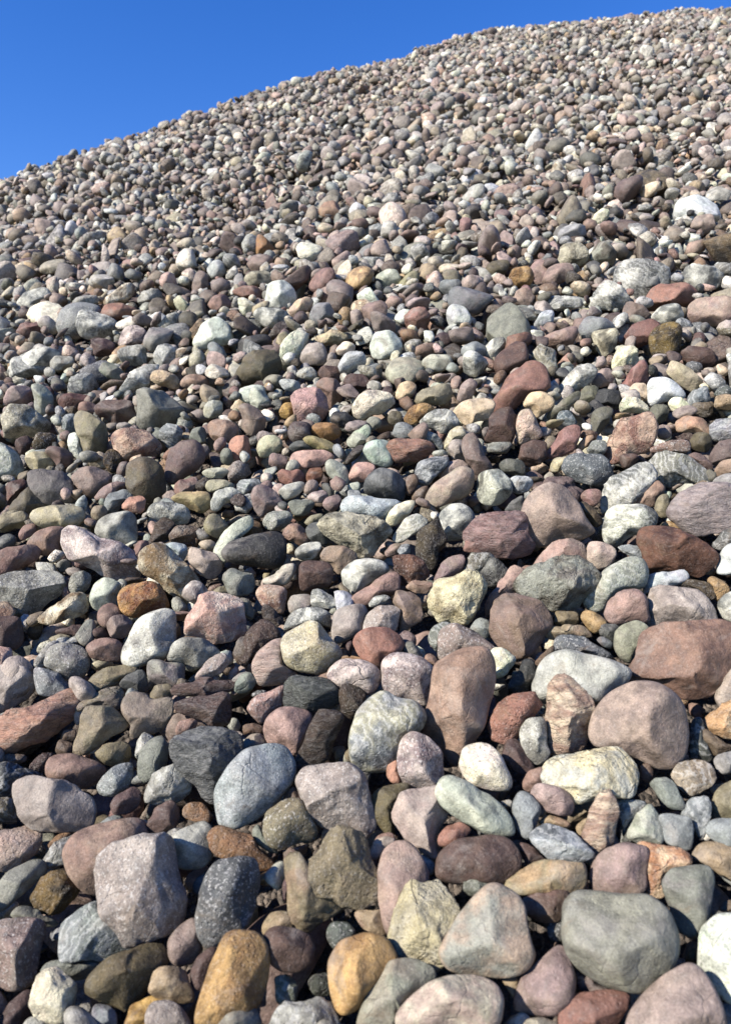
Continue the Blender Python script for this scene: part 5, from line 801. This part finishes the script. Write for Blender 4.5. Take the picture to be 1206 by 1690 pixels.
r-;granite;156,166,172;;-0.221,2.053,-0.030;0.850,0.524,0.045,0.018;-35,10 -17,20 18,13 36,-7 7,-22 -17,-14;
r-;smooth;150,131,128;;0.273,1.870,0.045;0.851,0.520,-0.060,-0.025;-27,-18 -14,20 8,35 28,19 19,-8 3,-32 -19,-31;
r-;rough;182,182,176;120,124,124;-0.175,2.116,-0.023;0.847,0.531,0.035,0.014;-35,-6 -20,18 10,21 31,1 22,-20 -8,-18;
r-;smooth;92,96,90;;0.337,1.484,0.048;0.874,0.477,-0.085,-0.041;-33,8 -14,19 17,17 28,3 26,-18 -5,-20 -28,-6;
r-;vein;158,166,172;96,104,112;0.342,1.406,0.054;0.878,0.467,-0.089,-0.044;-26,9 -13,18 17,17 29,0 13,-17 -9,-22 -22,-8;
r-;smooth;172,161,128;168,160,140;0.439,1.477,0.061;0.870,0.477,-0.111,-0.052;-22,-4 -9,15 22,16 22,0 0,-18 -18,-17;
b-;smooth;112,110,96;;0.575,1.779,0.078;0.847,0.512,-0.130,-0.055;-25,0 -10,25 20,22 25,-2 10,-24 -15,-26;
b-;smooth;112,110,96;;0.502,1.739,0.069;0.852,0.508,-0.115,-0.049;-38,-19 -16,6 34,35 36,14 9,-10 -21,-29 -36,-29;
r-;vein;104,116,130;;0.496,1.676,0.068;0.856,0.501,-0.116,-0.051;-25,-3 -17,19 7,20 26,-9 16,-21 -8,-16;
r-;granite;128,135,138;;0.537,1.529,0.073;0.863,0.484,-0.133,-0.061;-25,-5 -10,18 17,17 21,-6 8,-19 -15,-15;
r-;smooth;168,136,112;;0.513,1.554,0.070;0.862,0.487,-0.126,-0.057;-23,-15 -4,13 17,22 24,12 5,-6 -13,-25;
r-;smooth;108,80,72;;0.587,1.459,0.084;0.864,0.476,-0.148,-0.070;-20,0 -15,14 10,15 23,4 10,-14 -11,-18;
r-;smooth;188,168,150;;0.698,1.764,0.098;0.843,0.510,-0.157,-0.066;-28,6 -11,22 13,19 21,-12 13,-29 -11,-11;
r-;rough;192,185,166;;0.661,1.691,0.095;0.848,0.504,-0.153,-0.066;-33,2 -19,23 10,20 35,-1 33,-18 -4,-17 -28,-18;
r-;smooth;192,185,166;;0.770,1.681,0.102;0.844,0.500,-0.177,-0.076;-28,5 -14,21 9,18 27,-8 23,-20 -14,-15;
b-;smooth;112,110,96;;0.714,1.655,0.096;0.848,0.498,-0.166,-0.073;-26,-6 -14,17 18,26 25,1 5,-25 -18,-21;
j-;vein;128,135,138;;0.827,1.711,0.110;0.840,0.503,-0.187,-0.080;-31,-5 -17,14 10,27 28,6 28,-14 1,-12 -13,-31;
b-;rough;118,100,74;78,64,46;0.816,1.653,0.108;0.843,0.497,-0.188,-0.082;-24,13 -3,19 22,15 22,-14 -3,-22 -23,-9;
r-;smooth;110,100,78;;0.761,1.505,0.102;0.853,0.480,-0.186,-0.085;-26,2 -12,22 13,21 24,-4 13,-24 -16,-17;
b-;smooth;116,98,98;;0.735,1.429,0.098;0.859,0.470,-0.185,-0.087;-25,13 -7,19 17,5 23,-15 1,-19 -19,0;
r-;smooth;140,120,115;;0.697,1.567,0.093;0.853,0.488,-0.167,-0.075;-18,1 -9,19 11,14 19,-8 5,-19 -11,-14;
r-;smooth;144,112,104;;0.480,1.340,0.066;0.878,0.458,-0.128,-0.063;-25,1 -10,16 15,17 22,3 7,-22 -10,-16;
b-;smooth;118,100,74;78,64,46;0.462,1.278,0.064;0.883,0.448,-0.126,-0.065;-26,22 -10,28 13,6 25,-11 6,-32 -10,-7;
r-;smooth;142,132,108;;0.608,1.279,0.083;0.875,0.449,-0.163,-0.083;-18,-2 -6,23 9,27 13,2 13,-23 -6,-23;
r-;smooth;98,101,101;;0.321,1.332,0.046;0.885,0.455,-0.086,-0.044;-29,-11 -8,14 13,25 15,2 26,-11 5,-16;
b-;smooth;152,126,110;;0.781,1.389,0.104;0.858,0.465,-0.198,-0.095;-31,-1 -12,20 23,25 23,-15 -8,-26 -24,-14;
b-;smooth;112,110,96;;0.735,1.369,0.098;0.862,0.462,-0.188,-0.091;-10,11 -2,17 10,6 6,-19 -6,-11;
b-;smooth;150,131,128;;0.631,1.864,0.086;0.841,0.520,-0.138,-0.057;-33,-13 -15,18 10,27 30,5 20,-15 -5,-25;
r-;smooth;182,160,132;;-0.231,2.662,-0.026;0.824,0.565,0.039,0.014;-48,-13 -15,24 28,36 52,15 6,-28 -26,-39;
r-;smooth;144,112,104;;-0.553,2.831,-0.079;0.821,0.563,0.088,0.031;-50,-10 -19,31 26,38 46,-5 15,-34 -31,-31;
r-;smooth;146,104,90;;-0.450,2.905,-0.063;0.818,0.570,0.071,0.025;-73,-1 -27,27 42,21 60,-23 -4,-26;
r-;smooth;160,116,70;;-0.446,3.441,-0.057;0.803,0.592,0.062,0.020;-39,-40 -32,61 7,44 54,-11 34,-44;
r-;smooth;174,168,150;120,114,98;-0.428,3.052,-0.060;0.814,0.577,0.065,0.022;-61,-1 -30,29 42,32 60,-8 18,-33 -43,-29;
b-;smooth;140,104,98;;-1.324,2.886,-0.204;0.820,0.535,0.190,0.073;-56,-19 -23,30 32,35 54,-4 -1,-38;
r-;smooth;140,120,115;;-0.673,3.095,-0.098;0.814,0.571,0.099,0.034;-35,-3 -17,51 19,53 37,-23 7,-54 -29,-38;
j-;vein;160,160,155;132,130,124;-0.870,3.033,-0.129;0.816,0.561,0.128,0.045;-56,-13 -9,37 38,29 50,-6 -9,-40;
j-;rough;182,160,132;;-0.112,2.364,-0.014;0.835,0.550,0.021,0.008;-51,-2 -23,23 36,23 55,0 6,-25 -33,-25;
r-;smooth;192,185,166;;-0.061,2.258,-0.007;0.839,0.544,0.012,0.005;-34,-2 -3,26 30,12 25,-16 -22,-21;
r-;vein;156,166,172;;0.557,2.290,0.076;0.825,0.553,-0.107,-0.039;-35,-13 -3,31 29,25 25,-12 -12,-33;
r-;smooth;182,182,176;120,124,124;0.380,2.122,0.054;0.837,0.541,-0.077,-0.030;-39,-13 -7,30 28,34 32,-2 -7,-40;
b-;smooth;128,135,138;;0.301,2.667,0.043;0.817,0.574,-0.052,-0.018;-51,-11 -27,28 37,22 45,-19 -6,-28;
b-;smooth;150,131,128;;1.287,3.019,0.162;0.787,0.581,-0.196,-0.062;-47,2 -15,38 28,29 44,-17 7,-39 -31,-23;
r-;smooth;110,100,78;;0.480,2.792,0.067;0.810,0.581,-0.080,-0.027;-42,5 -9,35 45,27 34,-15 -9,-39 -37,-27;"""

MASS = []        # (vertices, faces, c1, c2, pr, lc) of the stones too small or too many to be things
stones = []      # centre, radius of every traced stone
kinds = []       # colour and mineral of the traced stones, reused for the rest of the heap
for line in TRACED.split('\n'):
    form, mineral, c1, c2, ctr, quat, outl, label = line.split(';')
    c1 = lin([float(v) for v in c1.split(',')])
    own2 = bool(c2)
    c2 = lin([float(v) for v in c2.split(',')]) if c2 else c1 * (0.86 + 0.3 * rng.random()) * (1 + 0.05 * rng.normal(size=3))
    ctr = np.array([float(v) for v in ctr.split(',')])  # image pixels cast onto the heap, then shifted along the line of sight
    R = np.array(Quaternion([float(v) for v in quat.split(',')]).normalized().to_matrix())
    pts = np.array([[float(v) for v in q.split(',')] for q in outl.split()]) / 1000
    x, y = pts[:, 0], pts[:, 1]
    ext = math.sqrt(abs((x * np.roll(y, -1) - np.roll(x, -1) * y).sum()) / 2 / math.pi)
    kind, single = form[0], form[1] == '*'
    dist = np.linalg.norm(ctr - EYE)
    big = ext / dist
    sub = 4 if (single and big > 0.030) else (3 if big > 0.010 else 2)
    r = np.random.default_rng(int(abs(ctr[0] * 7919 + ctr[1] * 104729) * 100) % 2**31)
    D, Fc = ICO[sub]
    Q = shape_unit(D, r, kind, face=True)
    th = np.arctan2(D[:, 1], D[:, 0])
    rad = outline_radius(pts, th, {'r': 2, 'b': 1, 'j': 1}[kind])
    depth = ext * (0.72 + 0.2 * r.random())
    V = np.stack([Q[:, 0] * rad, Q[:, 1] * rad, Q[:, 2] * depth], 1)
    # superellipse sections bulge the corners of the outline a little; bring them back
    fit = rad.mean() / max(1e-6, np.percentile(np.hypot(V[:, 0], V[:, 1])[np.abs(D[:, 2]) < 0.12] / rad[np.abs(D[:, 2]) < 0.12], 50)) / rad.mean()
    V[:, :2] *= fit
    pr = np.array(PARAM[mineral]) * (0.85 + 0.3 * r.random())
    seed = r.random(3) * 40
    stretch = np.array([1, 2.6, 1]) if mineral == 'flaky' else np.ones(3)
    lc = (V * stretch) @ np.array(Quaternion(r.normal(size=4)).normalized().to_matrix()) + seed
    stones.append((ctr, ext, single))
    kinds.append((c1, c2, np.array(PARAM[mineral]), kind))
    if single:
        me = mesh_from('stone', V, Fc)
        attrs(me, c1, c2, pr, lc)
        o = bpy.data.objects.new('stone', me)
        COL.objects.link(o)
        M = Matrix([list(R[0]) + [ctr[0]], list(R[1]) + [ctr[1]], list(R[2]) + [ctr[2]], [0, 0, 0, 1]])
        o.matrix_world = WORLD @ M
        o['label'] = label
        o['category'] = 'stone'
        o['group'] = 'stones of the heap'
    else:
        MASS.append((V @ R.T + ctr, Fc, c1, c2, pr, lc))

# ------------------------------------------------------------------ the rest of the heap
# Stones are dropped one after another onto a height map and come to rest on what lies below.
CELL = 0.0125
X0, X1, Y0, Y1 = -9.0, 9.5, -0.6, 14.6
NX, NY = int((X1 - X0) / CELL), int((Y1 - Y0) / CELL)
Hm = np.full((NX, NY), -0.15, np.float32)       # top of the pile, relative to surf()
cap = np.full((NX, NY), 0.2, np.float32)        # what must stay free between the camera and the traced stones
zone = np.zeros((NX, NY), bool)

def ij(x, y): return int((x - X0) / CELL), int((y - Y0) / CELL)

def disc(x, y, rad):
    i, j = ij(x, y); k = int(rad / CELL) + 1
    a, b, c, d = max(0, i - k), min(NX, i + k + 1), max(0, j - k), min(NY, j + k + 1)
    if a >= b or c >= d: return None
    gx = X0 + (np.arange(a, b) + 0.5) * CELL - x; gy = Y0 + (np.arange(c, d) + 0.5) * CELL - y
    return slice(a, b), slice(c, d), (gx[:, None] ** 2 + gy[None, :] ** 2) / rad ** 2

for ctr, ext, single in stones:
    low = ctr - np.array([0, 0, 0.25 * ext])
    to = (EYE - low)
    for s in np.linspace(0, 1, 200):
        q = low + to * s
        rel = q[2] - float(surf(q[0], q[1]))
        if rel > 0.12: break
        dd = disc(q[0], q[1], ext * 0.9)
        if dd is None: continue
        a, b, r2 = dd
        cap[a, b] = np.where(r2 < 1, np.minimum(cap[a, b], rel + 0.012), cap[a, b])
    dd = disc(ctr[0], ctr[1], ext * 1.5)
    if dd is not None:
        a, b, r2 = dd
        zone[a, b] |= r2 < 1

# library of dropped stones
NT = 60
TPL = {s: [] for s in (0, 1, 2, 3)}
axes = []
BROKEN = []      # split stones keep their sharp faces
for k in range(NT):
    kind = rng.choice(['r', 'b', 'j'], p=[0.24, 0.44, 0.32])
    ax = np.array([1.0, rng.uniform(0.55, 0.95), rng.uniform(0.28, 0.75)])
    axes.append(ax)
    BROKEN.append(kind != 'r')
    sd = int(rng.integers(1e9))
    for s in (0, 1, 2, 3):
        Q = shape_unit(ICO[s][0], np.random.default_rng(sd), kind) * 1.06
        P = Q * ax
        P[:, 0] += 0.18 * P[:, 1] ** 2 * (1 if k % 2 else -1)
        TPL[s].append(P)

def rot(y, a, b):
    cy, sy, ca, sa, cb, sb = math.cos(y), math.sin(y), math.cos(a), math.sin(a), math.cos(b), math.sin(b)
    return np.array([[cy, -sy, 0], [sy, cy, 0], [0, 0, 1]]) @ np.array([[1, 0, 0], [0, ca, -sa], [0, sa, ca]]) @ np.array([[cb, 0, sb], [0, 1, 0], [-sb, 0, cb]])

LIB = []
for k in range(900):
    t = int(rng.integers(NT))
    a = float(np.clip(math.exp(rng.normal(math.log(0.042), 0.42)), 0.013, 0.092))
    R = rot(rng.random() * 6.283, rng.normal(0, 0.6), rng.normal(0, 0.6))
    ax = axes[t] * a
    A = np.linalg.inv(R @ np.diag(ax ** 2) @ R.T)
    n = int(a / CELL) + 1
    g = np.arange(-n, n + 1) * CELL
    gx, gy = g[:, None], g[None, :]
    B = A[0, 2] * gx + A[1, 2] * gy
    Cc = A[0, 0] * gx ** 2 + 2 * A[0, 1] * gx * gy + A[1, 1] * gy ** 2 - 1
    disc_ = B * B - A[2, 2] * Cc
    ok = disc_ > 0
    sq = np.sqrt(np.maximum(disc_, 0))
    zb = np.where(ok, (-B - sq) / A[2, 2], 9.0); zt = np.where(ok, (-B + sq) / A[2, 2], -9.0)
    LIB.append((t, a, R, n, zb.astype(np.float32), zt.astype(np.float32), float(zt.max())))
LIB.sort(key=lambda l: l[1])
SMALL = sum(1 for l in LIB if l[1] < 0.034)
TINY = sum(1 for l in LIB if l[1] < 0.024)
MID = sum(1 for l in LIB if l[1] < 0.046)

placed = []
WARM = np.array([1.07, 1.0, 0.88])
BUFF = np.array([0.34, 0.295, 0.245])
def reach(y, x):
    z = float(surf(x, y))
    return y * math.cos(PITCH) + (1 - z) * math.sin(PITCH)

def drop(ax_, ay_, spread, limit, pool, zone_limit):
    t, a, R, n, zb, zt, top = LIB[pool]
    best = None
    for _ in range(5):
        x = ax_ + rng.uniform(-spread, spread); y = ay_ + rng.uniform(-spread, spread)
        i, j = ij(x, y)
        if i - n < 0 or j - n < 0 or i + n + 1 > NX or j + n + 1 > NY: continue
        z = float((Hm[i - n:i + n + 1, j - n:j + n + 1] - zb).max())
        if best is None or z < best[0]: best = (z, i, j)
    if best is None: return
    z, i, j = best
    z -= 0.10 * a
    if z > (zone_limit if zone[i, j] else limit) or z + 0.8 * top > cap[i - n // 2:i + n // 2 + 1, j - n // 2:j + n // 2 + 1].min(): return
    sl = (slice(i - n, i + n + 1), slice(j - n, j + n + 1))
    Hm[sl] = np.maximum(Hm[sl], z + zt)
    placed.append((pool, X0 + (i + rng.random()) * CELL, Y0 + (j + rng.random()) * CELL, z))

def pick(x, y, hi=1.0):
    # sizes drift from patch to patch
    drift = 0.55 * math.sin(1.9 * x + 0.7 * y) * math.sin(1.3 * y - 0.8 * x + 1)
    hi *= 1 - 0.08 * min(1.0, max(0.0, (y - 2.5) / 3))
    return int(rng.random() ** math.exp(drift) * hi * (len(LIB) - 1))

def anchors(step):
    pts = []
    ys = np.arange(Y0 + 0.1, Y1 - 0.1, step)
    for y in ys:
        for x in np.arange(X0 + 0.1, X1 - 0.1, step):
            w = 0.52 * max(0.3, reach(y, x)) + (1.0 if y < 4 else 0.45)
            if abs(x) > w: continue
            if y > np.interp(x, CX_, CY_) + 0.55: continue
            pts.append((x, y))
    pts = np.array(pts)
    rng.shuffle(pts)
    return pts

A1 = anchors(0.078)
for x, y in A1:
    drop(x, y, 0.05, -0.035, pick(x, y), -0.095)
for ctr, ext, single in stones:
    dd = disc(ctr[0], ctr[1], ext * 0.95)
    if dd is None: continue
    a, b, r2 = dd
    rel = ctr[2] - float(surf(ctr[0], ctr[1]))
    Hm[a, b] = np.where(r2 < 1, np.maximum(Hm[a, b], rel + 0.8 * ext * np.sqrt(np.maximum(0, 1 - r2))), Hm[a, b])
A2 = anchors(0.068)
for x, y in A2:
    i, j = ij(x, y)
    drop(x, y, 0.055, 0.032, pick(x, y, SMALL / len(LIB) if zone[i, j] else 1.0), -0.055)
A3 = anchors(0.070)
for x, y in A3:
    i, j = ij(x, y)
    drop(x, y, 0.06, 0.030, pick(x, y, (SMALL if zone[i, j] else MID) / len(LIB)), -0.045)
# chips wedged in the gaps
for x, y in anchors(0.045):
    if y < 4.5 + 0.8 * rng.normal(): drop(x, y, 0.045, 0.018, int(rng.integers(0, TINY)), -0.015)
for x, y in anchors(0.042):
    if y < 2.2: drop(x, y, 0.03, 0.010, int(rng.integers(0, TINY)), -0.025)

# ---- one mesh for everything nobody could count
Vs, Fs, C1, C2, PR, LC, SM = [], [], [], [], [], [], []
base = 0
shown = {0: 0, 1: 0, 2: 0, 3: 0}
for V, Fc, c1, c2, pr, lc in MASS:
    Vs.append(V); Fs.append(Fc + base); base += len(V)
    SM.append(np.ones(len(Fc), bool))
    n = len(V)
    C1.append(np.tile(c1, (n, 1))); C2.append(np.tile(c2, (n, 1))); PR.append(np.tile(pr, (n, 1))); LC.append(lc)
for k, x, y, z in placed:
    t, a, R, n_, zb, zt, top = LIB[k]
    i, j = ij(x, y)
    # leave out what lies wholly buried
    seen = (z + zt) > Hm[i - n_:i + n_ + 1, j - n_:j + n_ + 1] - 0.002
    if seen.sum() < 0.14 * (zt > -1).sum(): continue
    zz = float(surf(x, y)) + z
    d = math.sqrt(x * x + y * y + (zz - 1) ** 2)
    s = 3 if a / d > 0.036 else 2 if a / d > 0.015 else 1 if a / d > 0.0053 else 0
    if s > 1 and abs(x) > 0.52 * max(0.3, y * 0.81 + (1 - zz) * 0.59) + 0.12: s -= 1
    shown[s] += 1
    P = TPL[s][t] * a
    V = P @ R.T + np.array([x, y, zz])
    Vs.append(V); Fs.append(ICO[s][1] + base); base += len(V)
    SM.append(np.full(len(ICO[s][1]), not (s == 0 and BROKEN[t])))
    c1, c2, pr, kd = kinds[int(rng.integers(len(kinds)))]
    j = 1.06 + 0.13 * rng.normal(); tint = 1 + 0.02 * rng.normal(size=3)
    if rng.random() < 0.08: j *= 1.25
    c1 = c1.mean() * 0.30 * WARM + c1 * 0.70; c2 = c2.mean() * 0.30 * WARM + c2 * 0.70
    # stone colours shift towards a pale warm tan further up the bank
    buff = 0.20 * min(1.0, max(0.0, (y - 2.2) / 3.5))
    c1 = c1 * (1 - buff) + buff * BUFF; c2 = c2 * (1 - buff) + buff * BUFF
    n = len(V)
    C1.append(np.tile(c1 * j * tint, (n, 1))); C2.append(np.tile(c2 * j * tint, (n, 1))); PR.append(np.tile(pr, (n, 1)))
    LC.append(P + rng.random(3) * 60)
me = mesh_from('small_stones', np.concatenate(Vs), np.concatenate(Fs))
attrs(me, np.clip(np.concatenate(C1), 0.01, 0.8), np.clip(np.concatenate(C2), 0.01, 0.8), np.concatenate(PR), np.concatenate(LC))
me.polygons.foreach_set('use_smooth', np.concatenate(SM))
o = bpy.data.objects.new('small_stones', me)
COL.objects.link(o)
o.matrix_world = WORLD
o['kind'] = 'stuff'
o['label'] = 'countless mixed grey, pink and brown stones covering the slope up to its crest'
o['category'] = 'stones'
print('stones dropped', len(placed), shown, 'triangles', len(me.polygons))
